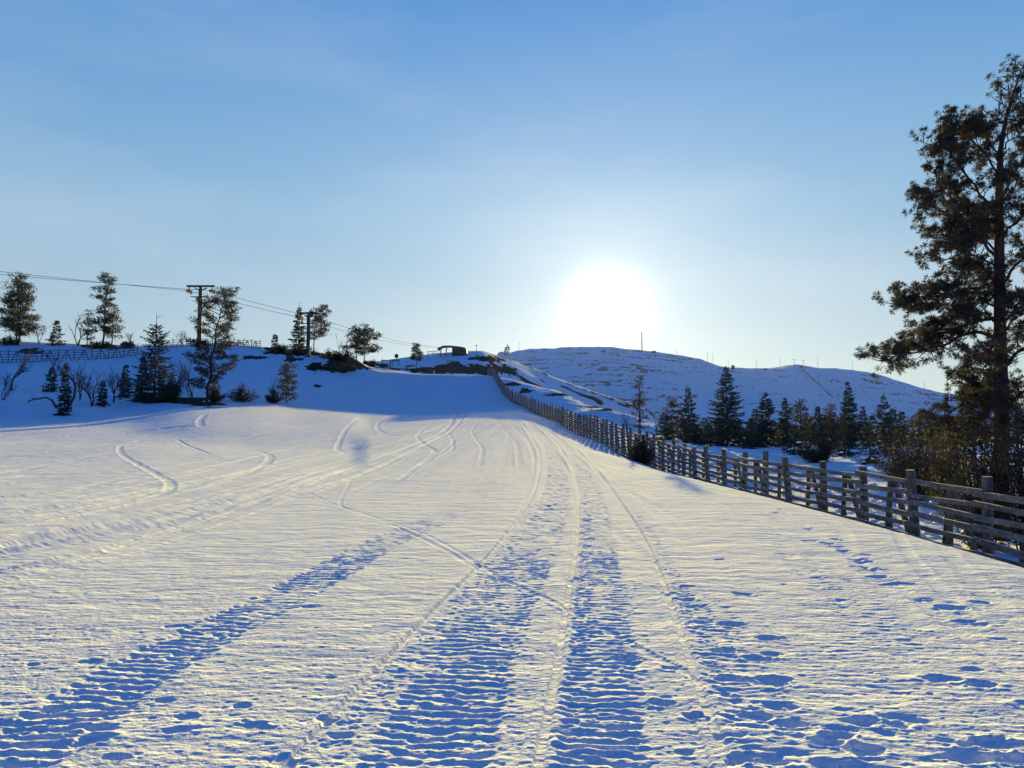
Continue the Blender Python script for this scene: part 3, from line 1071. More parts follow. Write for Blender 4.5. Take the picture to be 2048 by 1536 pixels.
def birch(label, px, pyb, pyt, seed, ymin=66., Y=None, stems=2, wild=.5, depth=3, r=None, spread=.3, name='bare_birch', group='bare birches', path=None, nsub=3):
    rnd = random.Random(seed)
    loc, h, mpp = place(px, pyb, pyt, ymin, Y)
    root = thing(name, label, 'tree', loc, group)
    mb = MB()
    tw = MB()
    if stems == 1:
        wild *= .75
    rmin = max(.006, mpp * .22)
    r = r or max(.03, h * .02)
    if path:
        pts = [Vector(((a - px) * mpp, rnd.gauss(0, .15), (pyb - b) * mpp)) for a, b in path]
        mb.tube(pts, [max(rmin, r * (1 - .75 * i / len(pts))) for i in range(len(pts))], 6)
        for i in range(1, len(pts)):
            for k in range(3):
                grow(mb, pts[i - 1].lerp(pts[i], rnd.random()), dirv(rnd.random() * 6.28, rnd.uniform(-.1, .9)), h * .2 * rnd.uniform(.5, 1.1), r * .35, depth - 1, rnd, wild, rmin, nsub, tw)
    else:
        for s_ in range(stems):
            az = rnd.random() * 6.28
            grow(mb, Vector((0, 0, 0)), (Vector((0, 0, 1)) + dirv(az, 0) * spread * (0 if stems == 1 else 1)).normalized(), h * rnd.uniform(.55, .66), r, depth, rnd, wild, rmin, nsub, tw)
    zmax = max([v.z for v in mb.v + tw.v])
    k = h / zmax
    for b in (mb, tw):
        b.v = [Vector((v.x * (1 if path else min(k, 1.3)), v.y, v.z * k)) for v in b.v]
    mb.build('trunk', M_BARK, root)
    if tw.v:
        tw.build('crown', M_TWIG, root)
    return root


def shrub(label, px, pyb, w, hpx, seed, ymin=66., Y=None, mat=None, name='shrub', group='low shrubs', dens=1., spiky=.4):
    rnd = random.Random(seed)
    loc, h, mpp = place(px, pyb, pyb - hpx, ymin, Y)
    root = thing(name, label, 'shrub', loc, group)
    st_ = MB()
    fo = MB()
    W = w * mpp / 2
    ls = max(.085, mpp * 3.4)
    nst = int(14 + 8 * dens)
    for i in range(nst):
        az = rnd.random() * 6.28
        rr = rnd.random() ** .6
        tip = Vector((math.cos(az) * rr * W, math.sin(az) * rr * W * .8, h * (1 - .55 * rr ** 2) * rnd.uniform(.6, 1.05)))
        md = tip * .5 + Vector((0, 0, h * .02))
        b0 = Vector((tip.x * .15, tip.y * .15, 0))
        st_.tube([b0, md, tip], [.022, .015, .008], 3, False)
        for e in range(int(60 * dens)):
            f = rnd.uniform(.2, 1)
            p = b0.lerp(tip, f) + Vector((rnd.gauss(0, .1), rnd.gauss(0, .1), rnd.gauss(0, .1))) * W * .9
            p.z = max(.02, p.z)
            d = (tip.normalized() * spiky + Vector((rnd.gauss(0, .5), rnd.gauss(0, .5), rnd.gauss(.3, .5)))).normalized()
            fo.leaf(p, d, ls * rnd.uniform(.6, 1.4), ls * rnd.uniform(.35, .6), rnd)
    st_.build('stem', M_BARK, root)
    fo.build('foliage', mat or M_SHRUB, root)
    return root


# --- the tall pine at the right edge
def big_pine():
    rnd = random.Random(11)
    Yt = 18.0
    bx = ray(2003, 900)[0] * Yt
    bz = float(H0(bx, Yt)) - .1
    root = thing('pine_tree', 'tall reddish pine with open tufted crown at the right edge behind the fence', 'tree', (bx, Yt, bz), 'pines')
    mpp = Yt / FPX

    def P(px, py, dy=0.):
        u, v = ray(px, py)
        return Vector((u * (Yt + dy) - bx, dy, CAMZ + v * (Yt + dy) - bz))
    tr = MB()
    lm = MB()
    cr = MB()
    axis = [(2002, 1075), (2002, 950), (2003, 860), (2002, 760), (2000, 660), (1999, 560), (1998, 460), (1999, 370), (2001, 300), (2010, 245), (2026, 190), (2042, 140)]
    ap = [P(a, b, 0) for a, b in axis]
    ap[0].z = 0
    rr = [.19, .165, .158, .15, .135, .12, .105, .085, .06, .045, .03, .012]
    tr.tube(ap, rr, 12)
    tufts = []

    def tuft(p, d, s):
        s *= 1.0
        for e in range(36):
            v = (d * .5 + Vector((rnd.gauss(0, .62), rnd.gauss(0, .62), rnd.gauss(0.12, .55)))).normalized()
            cr.leaf(p + v * s * .12, v, s * rnd.uniform(.65, 1.1), s * rnd.uniform(.09, .16), rnd)

    def twig(p, d, l, r, depth):
        m = 3
        pts = [p]
        dd = d.copy()
        for q in range(m):
            dd = (dd + Vector((rnd.gauss(0, .2), rnd.gauss(0, .2), rnd.gauss(.07, .16)))).normalized()
            pts.append(pts[-1] + dd * l / m)
        lm.tube(pts, [max(.004, r * (1 - .22 * q)) for q in range(m + 1)], 4, False)
        if depth == 0:
            tuft(pts[-1], dd, rnd.uniform(.10, .15))
            if rnd.random() < .55:
                tuft(pts[-2], (dd + Vector((rnd.gauss(0, .6), rnd.gauss(0, .6), .2))).normalized(), rnd.uniform(.08, .12))
        else:
            for k in range(rnd.randint(3, 4)):
                q = pts[rnd.randint(1, m)]
                a = (dd + Vector((rnd.gauss(0, .7), rnd.gauss(0, .7), rnd.gauss(.12, .5)))).normalized()
                twig(q, a, l * rnd.uniform(.5, .8), r * .55, depth - 1)
            tuft(pts[-1], dd, .13)

    def limb(path, r, sub=1.1, depth=1, start=.3, dy=0.):
        n = len(path)
        pts = [P(a, b, dy * i / max(1, n - 1)) for i, (a, b) in enumerate(path)]
        # densify with a slight wander
        out = []
        for i in range(n - 1):
            for q in range(3):
                v = pts[i].lerp(pts[i + 1], q / 3)
                if i + q > 0:
                    v += Vector((rnd.gauss(0, .02), rnd.gauss(0, .03), rnd.gauss(0, .02)))
                out.append(v)
        out.append(pts[-1])
        N_ = len(out)
        lm.tube(out, [max(.008, r * (1 - .8 * i / N_)) for i in range(N_)], 6, False)
        tot = sum((out[i + 1] - out[i]).length for i in range(N_ - 1))
        k = int(tot / .1 * sub)
        for j in range(k):
            f = start + (1 - start) * (j + rnd.random()) / k
            kk = f * (N_ - 1)
            ii = min(int(kk), N_ - 2)
            p = out[ii].lerp(out[ii + 1], kk - ii)
            d0 = (out[ii + 1] - out[ii]).normalized()
            a = (d0 * .6 + Vector((rnd.gauss(0, .6), rnd.gauss(0, .75), rnd.gauss(.12, .6)))).normalized()
            twig(p, a, rnd.uniform(.24, .58) * (1.15 - .4 * f), .014, depth)
    LM = [
        ([(2001, 700), (1985, 672), (1955, 662), (1920, 672), (1890, 690), (1850, 700), (1800, 712), (1760, 722)], .05, 1.15, 1, .30, -.6),
        ([(1999, 640), (1960, 640), (1915, 655), (1870, 672), (1830, 690), (1795, 715)], .045, 1.0, 1, .3, .8),
        ([(1999, 590), (1960, 585), (1920, 588), (1880, 600), (1840, 598), (1790, 612)], .04, 1.1, 1, .3, -.3),
        ([(1999, 560), (1965, 575), (1920, 580), (1870, 596), (1822, 592)], .035, 1.0, 1, .3, .6),
        ([(1998, 520), (1970, 490), (1935, 460), (1900, 430), (1870, 410), (1832, 402)], .04, 1.25, 1, .25, -.4),
        ([(1998, 540), (1960, 515), (1925, 505), (1885, 520), (1862, 520)], .03, 1.1, 1, .25, .7),
        ([(1998, 430), (1970, 400), (1940, 360), (1915, 325), (1890, 295), (1870, 290)], .035, 1.35, 1, .2, -.3),
        ([(1998, 470), (1965, 440), (1930, 425), (1890, 385), (1862, 335)], .03, 1.3, 1, .25, .4),
        ([(1999, 360), (1975, 315), (1950, 285), (1925, 262), (1900, 258)], .028, 1.4, 1, .2, -.2),
        ([(2000, 330), (1985, 290), (1965, 270), (1945, 262)], .022, 1.3, 1, .2, .4),
        ([(2002, 300), (2020, 280), (2050, 260), (2080, 250)], .022, 1.2, 1, .3, 0),
        ([(2026, 190), (2015, 182), (2005, 178)], .01, 1.2, 0, .4, 0),
        ([(2010, 245), (1998, 238), (1990, 240)], .01, 1.0, 0, .4, 0),
        ([(2036, 165), (2045, 150), (2055, 140)], .01, 1.4, 0, .1, 0),
        ([(2001, 400), (2030, 340), (2060, 300), (2090, 285)], .03, 1.2, 1, .25, .3),
        ([(2000, 480), (2030, 445), (2070, 410), (2110, 390)], .035, 1.2, 1, .25, -.3),
        ([(2000, 570), (2030, 530), (2075, 500), (2125, 485)], .04, 1.2, 1, .2, .4),
        ([(2001, 650), (2035, 610), (2080, 580), (2140, 570)], .04, 1.1, 1, .2, -.4),
        ([(2002, 740), (2040, 700), (2090, 670), (2150, 665)], .045, 1.1, 1, .2, .4),
        ([(2002, 790), (1980, 775), (1945, 790), (1905, 822), (1860, 862)], .045, .5, 1, .45, -.8),
        ([(2002, 760), (1980, 738), (1950, 745), (1925, 770)], .03, 1.1, 1, .3, .6),
        ([(2002, 830), (2035, 790), (2080, 765), (2130, 760)], .04, 1.0, 1, .2, .2),
        ([(2002, 850), (1980, 835), (1950, 832), (1915, 845), (1885, 870)], .035, 1.1, 1, .2, -.5),
        ([(2002, 880), (1975, 860), (1950, 862), (1930, 885)], .03, 1.1, 1, .2, .7),
        ([(2002, 810), (1975, 790), (1945, 770), (1925, 765)], .03, 1.1, 1, .2, 1.0),
        ([(2002, 900), (2030, 870), (2070, 860), (2100, 870)], .03, 1.1, 1, .2, -.3),
        ([(2002, 870), (2025, 830), (2060, 815), (2100, 820)], .03, 1.1, 1, .2, .5),
        ([(2002, 850), (1990, 820), (1985, 790)], .02, 1.1, 1, .2, -1.2),
        ([(1998, 505), (1965, 484), (1930, 478), (1890, 470), (1865, 462)], .03, 1.1, 1, .15, .3),
        ([(1998, 470), (1980, 462), (1955, 470), (1925, 500)], .025, 1.1, 1, .15, -.8),
        ([(1998, 560), (1975, 545), (1945, 545), (1905, 555)], .03, 1.1, 1, .15, .1),
        ([(1999, 650), (1970, 625), (1930, 632), (1890, 640), (1850, 650)], .03, 1.1, 1, .15, .2),
        ([(1999, 600), (1985, 585), (1965, 560), (1950, 530)], .025, 1.1, 1, .15, .9),
        ([(2005, 275), (1990, 262), (1975, 268)], .012, 1.3, 1, .2, .1),
        ([(2012, 240), (2030, 235), (2045, 240)], .012, 1.3, 1, .2, -.1),
        ([(2016, 222), (2005, 205), (1996, 208)], .012, 1.3, 0, .2, .1),
        ([(2022, 205), (2040, 195), (2056, 198)], .012, 1.4, 1, .2, .1),
        ([(2036, 165), (2030, 150), (2024, 146)], .01, 1.4, 0, .2, .1),
        ([(2040, 150), (2044, 138), (2048, 130)], .01, 1.6, 0, .1, 0),
        ([(1999, 620), (1975, 600), (1950, 610), (1930, 640)], .03, 1.0, 1, .2, 1.2),
        ([(1999, 500), (1985, 470), (1965, 450), (1960, 420)], .03, 1.0, 1, .2, 1.3),
        ([(1999, 420), (2015, 390), (2025, 360)], .025, 1.1, 1, .2, -1.2),
        ([(2001, 680), (2020, 650), (2030, 620)], .03, .9, 1, .2, -1.4),
        ([(2001, 720), (1985, 705), (1965, 712), (1945, 728)], .03, 1.1, 1, .2, -1.3),
    ]
    for l in LM:
        limb(*l)
    trunk = tr.build('trunk', M_PINEBARK, root, smooth=True)
    lm.build('limb', M_PINEBARK, root)
    cr.build('crown', M_PINE, root)
    return root


big_pine()
sc_r = random.Random(3)

# pines and spruces of the left bank
pine('broad double stemmed pine on the bank crest at the left edge', 35, 690, 550, 46, 101, 100, prof=[(0, .6), (.2, 1.), (.5, .8), (.75, .55), (.9, .35), (1, .12)], nl=36, stems=2, low=.12, clump=9)
spruce('small dark spruce on the bank crest right of the double stemmed pine', 112, 690, 643, 17, 102, 100)
pine('tall slim pine on the bank crest with a loose open crown', 207, 694, 550, 34, 103, 100, prof=[(0, .4), (.3, .8), (.5, .5), (.7, .75), (.9, .6), (1, .2)], nl=30, low=.16, clump=7)
pine('short pine at the left foot of the tall slim crest pine', 174, 693, 624, 18, 104, 100, nl=14, low=.2, clump=7)
pine('middling pine close on the right side of the tall slim crest pine', 224, 693, 608, 22, 105, 100, nl=18, low=.15, clump=7)
spruce('half dead spruce with a bare pointed top below the bank fence', 308, 802, 625, 44, 106, 70, bare_top=.16, prof=[(0, .9), (.2, 1.), (.5, .8), (.75, .62), (.9, .5), (1, .3)], dens=.6, droop=.25)
pine('tall ragged pine leaning a little right in front of the first lift tower', 412, 808, 585, 62, 107, 70, prof=[(0, .3), (.18, .65), (.3, 1.1), (.45, 1.), (.6, .85), (.8, .9), (.93, .6), (1, .25)], nl=54, low=.12, clump=8, lean=.14, bias=.12)
birch('bare dead larch with drooping twigs at the far left edge', 22, 782, 682, 108, 72, stems=1, wild=.62, depth=3, r=.16, nsub=4, name='dead_larch')
birch('crooked bare birch with its trunk curving up beside a small spruce', 138, 812, 700, 109, 70, path=[(136, 812), (146, 790), (150, 765), (143, 748), (128, 738), (112, 742), (104, 726), (112, 700)], r=.14, depth=3, wild=.6, group='crooked birches')
birch('low arching birch limb reaching left over the snow mound', 112, 815, 792, 110, 70, path=[(112, 815), (104, 800), (92, 794), (76, 797), (60, 800), (50, 812)], r=.11, depth=2, wild=.6, group='crooked birches')
spruce('small spruce with a thin dead leader left of the crooked birch', 102, 783, 728, 16, 111, 70, bare_top=.12)
spruce('small dense spruce at the foot of the crooked birch', 128, 830, 728, 17, 112, 70, dens=1.2)
spruce('low dark spruce among the bare birches below the bank', 204, 812, 762, 14, 113, 70, dens=1.3)
spruce('grey green spruce just left of the half dead spruce', 250, 795, 732, 18, 114, 72)
spruce('dense young spruce against the left skirt of the half dead spruce', 284, 803, 715, 20, 115, 70, dens=1.1)
birch('thin bare birch standing over the low dark spruce', 183, 812, 712, 116, 70, stems=3, wild=.45, depth=3)
birch('thin bare birch right of the low dark spruce', 226, 806, 728, 117, 70, stems=2, wild=.45, depth=3)
birch('small bare birch rising between the half dead spruce and the ragged pine', 350, 800, 715, 118, 72, stems=3, wild=.5, depth=3)
shrub('wide brown thicket between the half dead spruce and the ragged pine', 335, 804, 76, 62, 119, 72, dens=1.8)
shrub('rounded shrub at the foot of the ragged pine', 428, 806, 50, 38, 120, 72, dens=1.3)
shrub('dark spreading juniper right of the ragged pine', 484, 804, 62, 30, 121, 76, dens=1.3, spiky=1.2)
pine('young bushy pine alone at the foot of the blue slope', 573, 806, 727, 24, 122, 80, nl=26, low=.06, clump=7, prof=[(0, .8), (.3, 1.), (.6, .75), (.85, .5), (1, .2)])
shrub('small shrub on the left side of the young bushy pine', 545, 806, 30, 28, 123, 80)
birch('thin bare sapling left of the young bushy pine', 533, 804, 758, 124, 80, stems=1, depth=2)
birch('slender bare birch at the far left edge in front of the dead larch', 6, 800, 742, 170, 70, stems=3, wild=.5, depth=3)
birch('bare birch between the small spruce with a dead leader and the low dark spruce', 160, 800, 728, 171, 70, stems=2, wild=.5, depth=3)
birch('bare birch close against the left side of the ragged pine', 385, 802, 728, 172, 72, stems=3, wild=.5, depth=3)
birch('wispy bare birch left of the grey green spruce', 240, 800, 742, 173, 72, stems=2, wild=.5, depth=3)
shrub('low scrub around the foot of the half dead spruce', 300, 806, 60, 22, 174, 70, dens=1.2)
for i, (px, pb, pt, sd, lb) in enumerate([
        (78, 688, 650, 131, 'faint bare birch between the crest pine and the small crest spruce'),
        (157, 692, 622, 132, 'faint bare birch just left of the short crest pine'),
        (262, 694, 662, 133, 'low bare birch right of the slim crest pine'),
        (362, 693, 660, 134, 'faint bare birch behind the fence left of the first lift tower'),
        (682, 714, 668, 135, 'leafless birch between the second lift tower and the paired crest pines')]):
    birch(lb, px, pb, pt, sd, 100, stems=3, wild=.5, depth=2)
spruce('little spruce alone on the crest left of the second lift tower', 550, 700, 670, 10, 141, 100)
spruce('slim spruce touching the left side of the second lift tower', 597, 706, 602, 21, 142, 100, bare_top=.14, droop=.25)
pine('wind shaped pine with flag like boughs right of the second lift tower', 627, 709, 622, 31, 143, 100, nl=20, low=.3, bias=.55, clump=7, lean=.05, prof=[(0, .4), (.3, .8), (.6, .8), (.85, .9), (1, .3)])
pine('left one of the two close crest pines above the bare heath', 713, 724, 656, 24, 144, 100, nl=20, low=.2, clump=7, lean=-.06)
pine('right one of the two close crest pines with long boughs reaching right', 728, 728, 655, 28, 145, 100, nl=20, low=.25, clump=7, bias=.4, up=.5)
pine('lone small pine beyond the rim of the steep pitch', 833, 738, 688, 13, 146, 225, nl=13, low=.25, clump=4)
spruce('tiny cone shaped tree on the skyline right of the lift station', 1014, 706, 692, 5, 147, 900)
for i, (px, pb, w_, h_, sd, lb) in enumerate([
        (20, 690, 50, 16, 151, 'low shrub under the double stemmed crest pine'),
        (200, 696, 60, 14, 152, 'dark shrub at the foot of the slim crest pine'),
        (255, 695, 30, 12, 153, 'small dark shrub on the crest right of the slim pine'),
        (560, 704, 40, 14, 154, 'low shrub under the little crest spruce'),
        (610, 709, 60, 14, 155, 'low shrub round the foot of the second lift tower'),
        (660, 719, 50, 18, 156, 'dark shrub left of the two close crest pines'),
        (690, 724, 50, 26, 157, 'tall dark shrub against the two close crest pines'),
        (740, 733, 36, 12, 158, 'low shrub right of the two close crest pines'),
        (640, 738, 46, 10, 159, 'low heath shrub in the dark patch on the slope'),
        (690, 742, 60, 12, 160, 'low heath shrub at the lower end of the dark patch')]):
    shrub(lb, px, pb, w_, h_, sd, 100, dens=1.1)

# trees beyond the fence on the right
RT = [
    (1258, 905, 812, 12, 40, 'b', 'thin bare sapling behind the fence left of the slender tree'),
    (1281, 905, 752, 16, 46, 'p', 'slender open crowned tree standing close behind the fence'),
    (1318, 900, 815, 12, 52, 'b', 'bare sapling behind the fence right of the slender tree'),
    (1345, 892, 800, 19, 74, 'q', 'short rounded pine left of the broad spruce by the fence'),
    (1378, 895, 776, 25, 72, 's', 'broad dark spruce next left of the tallest spruce'),
    (1455, 900, 735, 42, 66, 's', 'tallest spruce beyond the fence with a long thin leader'),
    (1533, 900, 787, 30, 64, 's', 'thick spruce next right of the tallest spruce'),
    (1572, 900, 800, 20, 68, 's', 'narrow spruce third from the tallest one along the fence'),
    (1603, 900, 806, 25, 70, 'q', 'blunt round topped pine in the middle of the row beyond the fence'),
    (1637, 900, 815, 16, 72, 's', 'small spruce with sparse boughs in the row beyond the fence'),
    (1664, 898, 812, 20, 74, 'q', 'small loose pine left of the spire shaped spruce'),
    (1700, 900, 766, 23, 62, 's', 'spire shaped spruce with a sharp narrow tip'),
    (1728, 900, 816, 17, 66, 's', 'small reddish spruce right of the spire shaped spruce'),
    (1771, 905, 790, 27, 52, 's', 'dense dark spruce nearest to the big pine'),
    (1500, 900, 850, 24, 60, 's', 'short bushy spruce filling the gap beside the tallest spruce'),
    (1420, 900, 850, 26, 62, 's', 'short bushy spruce left of the foot of the tallest spruce'),
    (1690, 905, 850, 30, 50, 's', 'low bushy spruce under the spire shaped spruce'),
    (1590, 905, 855, 34, 52, 's', 'low wide spruce in front of the blunt round topped pine'),
    (1740, 910, 855, 30, 44, 's', 'low spruce between the spire and the dense dark spruce'),
]
for i, (px, pb, pt, hw, Yd, kind, lb) in enumerate(RT):
    if kind == 's':
        spruce(lb, px, pb, pt, hw, 200 + i, Y=Yd, dens=1.0, prof=[(0, .8), (.1, 1.), (.35, .95), (.6, .68), (.8, .4), (.92, .16), (1, .03)], group='spruces beyond the fence')
    elif kind == 'q':
        pine(lb, px, pb, pt, hw, 200 + i, Y=Yd, nl=26, low=.12, clump=8, group='pines beyond the fence', prof=[(0, .8), (.4, 1.), (.75, .8), (1, .3)])
    elif kind == 'p':
        pine(lb, px, pb, pt, hw, 200 + i, Y=Yd, nl=20, low=.35, clump=8, group=None)
    else:
        birch(lb, px, pb, pt, 200 + i, Y=Yd, stems=1, depth=2, group='bare saplings behind the fence', name='bare_sapling')
for i, (px, pb, w_, h_, Yd, lb) in enumerate([
        (1285, 925, 60, 55, 36, 'green bush growing through the fence at the slender tree'),
        (1640, 915, 90, 40, 46, 'low thicket under the small spruces beyond the fence'),
        (1795, 930, 100, 85, 34, 'bush between the dense dark spruce and the big pine'),
        (1840, 945, 120, 105, 27, 'broad brownish thicket left of the big pine'),
        (1905, 960, 130, 150, 22, 'tall leafy thicket just left of the big pine trunk'),
        (1962, 985, 150, 170, 16.5, 'dense thicket around the foot of the big pine'),
        (2045, 995, 150, 185, 16, 'dense thicket cut by the right edge beside the big pine'),
        (1870, 905, 130, 85, 33, 'far bush seen over the thicket left of the big pine')]):
    shrub(lb, px, pb, w_, h_, 300 + i, Y=Yd, dens=2.6, group='thickets behind the fence', mat=M_SHRUB, spiky=.6)


rr_ = random.Random(9)
fill = None
for i in range(46):
    px = 1330 + 15.6 * i + rr_.uniform(-8, 8)
    Yd = rr_.uniform(62, 92)
    spruce('low young spruce filling the row of trees behind the fence', px, 900, rr_.uniform(824, 860) - (6 if px > 1500 else 0), rr_.uniform(18, 28), 600 + i, Y=Yd, dens=.75, droop=.25,
           prof=[(0, .9), (.3, 1.), (.7, .6), (1, .1)], group='low young spruces behind the fence')


# ---------------------------------------------------------------- fences
def snow_fence(label, pts, hgt, nrail, post_r, board, group, brace=True, step=2.1, extra=.22, seed=0):
    """posts with horizontal rails; a leaning A brace and an upright on each bay"""
    rnd = random.Random(seed)
    root = thing('snow_fence', label, 'fence', pts[0], group)
    o0 = Vector(pts[0])
    P = [Vector(p) - o0 for p in pts]
    for i, p in enumerate(P):
        mb = MB()
        tilt = Vector((rnd.gauss(0, .02), rnd.gauss(0, .02), 0))
        h = hgt + extra * rnd.uniform(.6, 1.25)
        mb.tube([p + Vector((0, 0, -.35)), p + Vector((0, 0, h * .5)) + tilt * h, p + Vector((0, 0, h)) + tilt * 2 * h], [post_r, post_r * .97, post_r * .9], 9)
        mb.build('post', M_WOOD, root, smooth=False)
    for i in range(len(P) - 1):
        a, b = P[i], P[i + 1]
        d = (b - a)
        dn = Vector((d.x, d.y, 0)).normalized()
        side = Vector((dn.y, -dn.x, 0))
        mb = MB()
        face = -side * (post_r + board[0] / 2 + .003)
        for k in range(nrail):
            z = .12 + (hgt - .12) * k / (nrail - 1)
            za, zb = z + rnd.gauss(0, .026), z + rnd.gauss(0, .026)
            ov = .11
            off = face + (-side * .012 if (i % 2) else side * 0.0)
            sg = Vector((0, 0, -rnd.uniform(0, .03)))
            md = (a + b) / 2 + off + Vector((0, 0, (za + zb) / 2)) + sg
            A, B = a - dn * ov + off + Vector((0, 0, za)), b + dn * ov + off + Vector((0, 0, zb))
            w_ = board[1] * rnd.uniform(.8, 1.12)
            mb.obox(A, md, board[0], w_)
            mb.obox(md, B, board[0], w_ * .98)
        mb.build('rail_panel', M_RAIL, root)
        if brace:
            mb = MB()
            m = (a + b) / 2 + side * .01
            bk = side * (.09)
            top = m + bk + Vector((0, 0, hgt * .97))
            mb.obox(m + side * .02 + Vector((0, 0, -.15)), m + side * .02 + Vector((0, 0, hgt * .99)), .04, .08, up=dn)
            sp = d.length * .34
            for s_ in (-1, 1):
                ft = m + dn * s_ * sp + side * .22
                mb.obox(ft + Vector((0, 0, -.15)), top + dn * s_ * .06, .06, .115, up=dn)
            mb.build('brace', M_WOOD, root)
    return root


ys = []
y = 8.2
while y < 172:
    ys.append(y)
    # bays keep their length along the bent line
    t = (fence_x(y + .5) - fence_x(y)) / .5
    y += 2.0 / math.sqrt(1 + t * t)
fp = [(float(fence_x(y)) + .01 * math.sin(y * 3), y, float(H0(fence_x(y), y)) + .0) for y in ys]
snow_fence('long weathered timber snow fence along the right side of the piste', fp, 1.66, 9, .088, (.03, .095), None, seed=8, extra=.24)

bp = []
for px, py in [(-60, 722), (-20, 721), (16, 720), (50, 719), (84, 718), (116, 717), (149, 716), (184, 714), (217, 711), (248, 708), (275, 704)]:
    bp.append(cast(px, py + 6, 100))
snow_fence('timber snow fence across the blue bank on the left', bp, 1.75, 5, .07, (.03, .10), 'fences on the bank', seed=9, extra=.35)
bp = []
for px, py in [(300, 700), (325, 697), (346, 695), (373, 693), (400, 692), (425, 692), (449, 692), (468, 693), (486, 694), (503, 695), (520, 697)]:
    bp.append(cast(px, py, 100))
snow_fence('snow fence on the bank crest behind the ragged pine', bp, 1.35, 4, .06, (.03, .10), 'fences on the bank', seed=10, extra=.4)


# ---------------------------------------------------------------- ski lift
def bx(mb, c, s):
    c = Vector(c)
    mb.obox(c - Vector((s[0] / 2, 0, 0)), c + Vector((s[0] / 2, 0, 0)), s[1], s[2])


def tower(label, px, py_base, py_top, hw_px, ymin, r):
    loc, h, mpp = place(px, py_base, py_top, ymin)
    root = thing('lift_tower', label, 'lift tower', loc, 'lift towers')
    W = hw_px * mpp
    mb = MB()
    mb.tube([(0, 0, -.5), (0, 0, h * .6), (0, 0, h - .2)], [r, r * .86, r * .74], 14)
    mb.tube([(0, 0, -.5), (0, 0, .25)], [r * 1.5, r * 1.5], 14)
    mb.build('mast', M_STEEL, root, smooth=False)
    mb = MB()
    mb.obox((-W, 0, h - .12), (W, 0, h - .12), .38, .30)
    mb.obox((-W * .45, 0, h - .45), (-.05, 0, h - .95), .16, .22, up=Vector((0, 1, 0)))
    mb.obox((W * .45, 0, h - .45), (.05, 0, h - .95), .16, .22, up=Vector((0, 1, 0)))
    mb.build('crossarm', M_DARK, root)
    for s in (-1, 1):
        mb = MB()
        x = s * W * .82
        mb.obox((x, 0, h - .2), (x, 0, h - .95), .14, .14, up=Vector((0, 1, 0)))
        mb.obox((x, -1.1, h - 1.0), (x, 1.1, h - 1.0), .14, .22)
        for k in range(5):
            yy = -1.0 + .5 * k
            mb.tube([(x - .07, yy, h - 1.22), (x + .07, yy, h - 1.22)], [.21, .21], 12)
        mb.obox((x - .35, 0, h - .82), (x + .5, 0, h - .95), .5, .07)
        mb.build('sheave_assembly', M_DARK, root)
    mb = MB()
    bx(mb, (0, -.3, h - 2.15), (W * 1.25, .6, .08))
    for xx in (-W * .6, W * .6):
        mb.tube([(xx, -.55, h - 2.1), (xx, -.55, h - 1.5)], [.03, .03], 5)
    mb.tube([(-W * .6, -.55, h - 1.5), (W * .6, -.55, h - 1.5)], [.025, .025], 5)
    mb.build('work_platform', M_DARK, root)
    mb = MB()
    for k in range(int(h / .5)):
        mb.tube([(-.2, -r - .12, .6 + k * .45), (.2, -r - .12, .6 + k * .45)], [.02, .02], 4, False)
    for xx in (-.2, .2):
        mb.tube([(xx, -r - .12, .3), (xx, -r - .12, h - 1)], [.022, .022], 4)
    mb.build('ladder', M_DARK, root)
    return root, Vector(loc), h, W


t1, l1, h1_, W1 = tower('nearer T shaped ski lift tower on the left bank', 398, 700, 571, 28, 100, .42)
t2, l2, h2_, W2 = tower('farther T shaped ski lift tower between the crest spruce and flag pine', 616, 712, 625, 19, 100, .40)


def sag(a, b, n=14, s=.02):
    out = []
    for i in range(n + 1):
        t = i / n
        p = a.lerp(b, t)
        p.z -= 4 * s * (b - a).length * t * (1 - t)
        out.append(p)
    return out


far_end = Vector(cast(905, 712, 230)) + Vector((0, 0, 3.2))
for s, lb in ((-1, 'upper haul cable of the ski lift strung between the towers'), (1, 'lower haul cable of the ski lift strung between the towers')):
    a = l1 + Vector((s * W1 * .82, 0, h1_ - 1.0))
    b = l2 + Vector((s * W2 * .82, 0, h2_ - 1.0))
    u0, v0 = ray(-330, 505 + (14 if s > 0 else 0))
    Y0 = 112. - s * 3
    c = Vector((u0 * Y0, Y0, CAMZ + v0 * Y0))
    e = far_end + Vector((s * 2.2, 0, 0))
    path = sag(c, a, s=.004) + sag(a, b, s=.006)[1:] + sag(b, e, s=.012)[1:]
    mb = MB()
    mb.tube([p - path[0] for p in path], [.035] * len(path), 5)
    o = mb.build('lift_cable', M_DARK, None, loc=path[0])
    tag(o, lb, 'cable', 'haul cables of the ski lift')


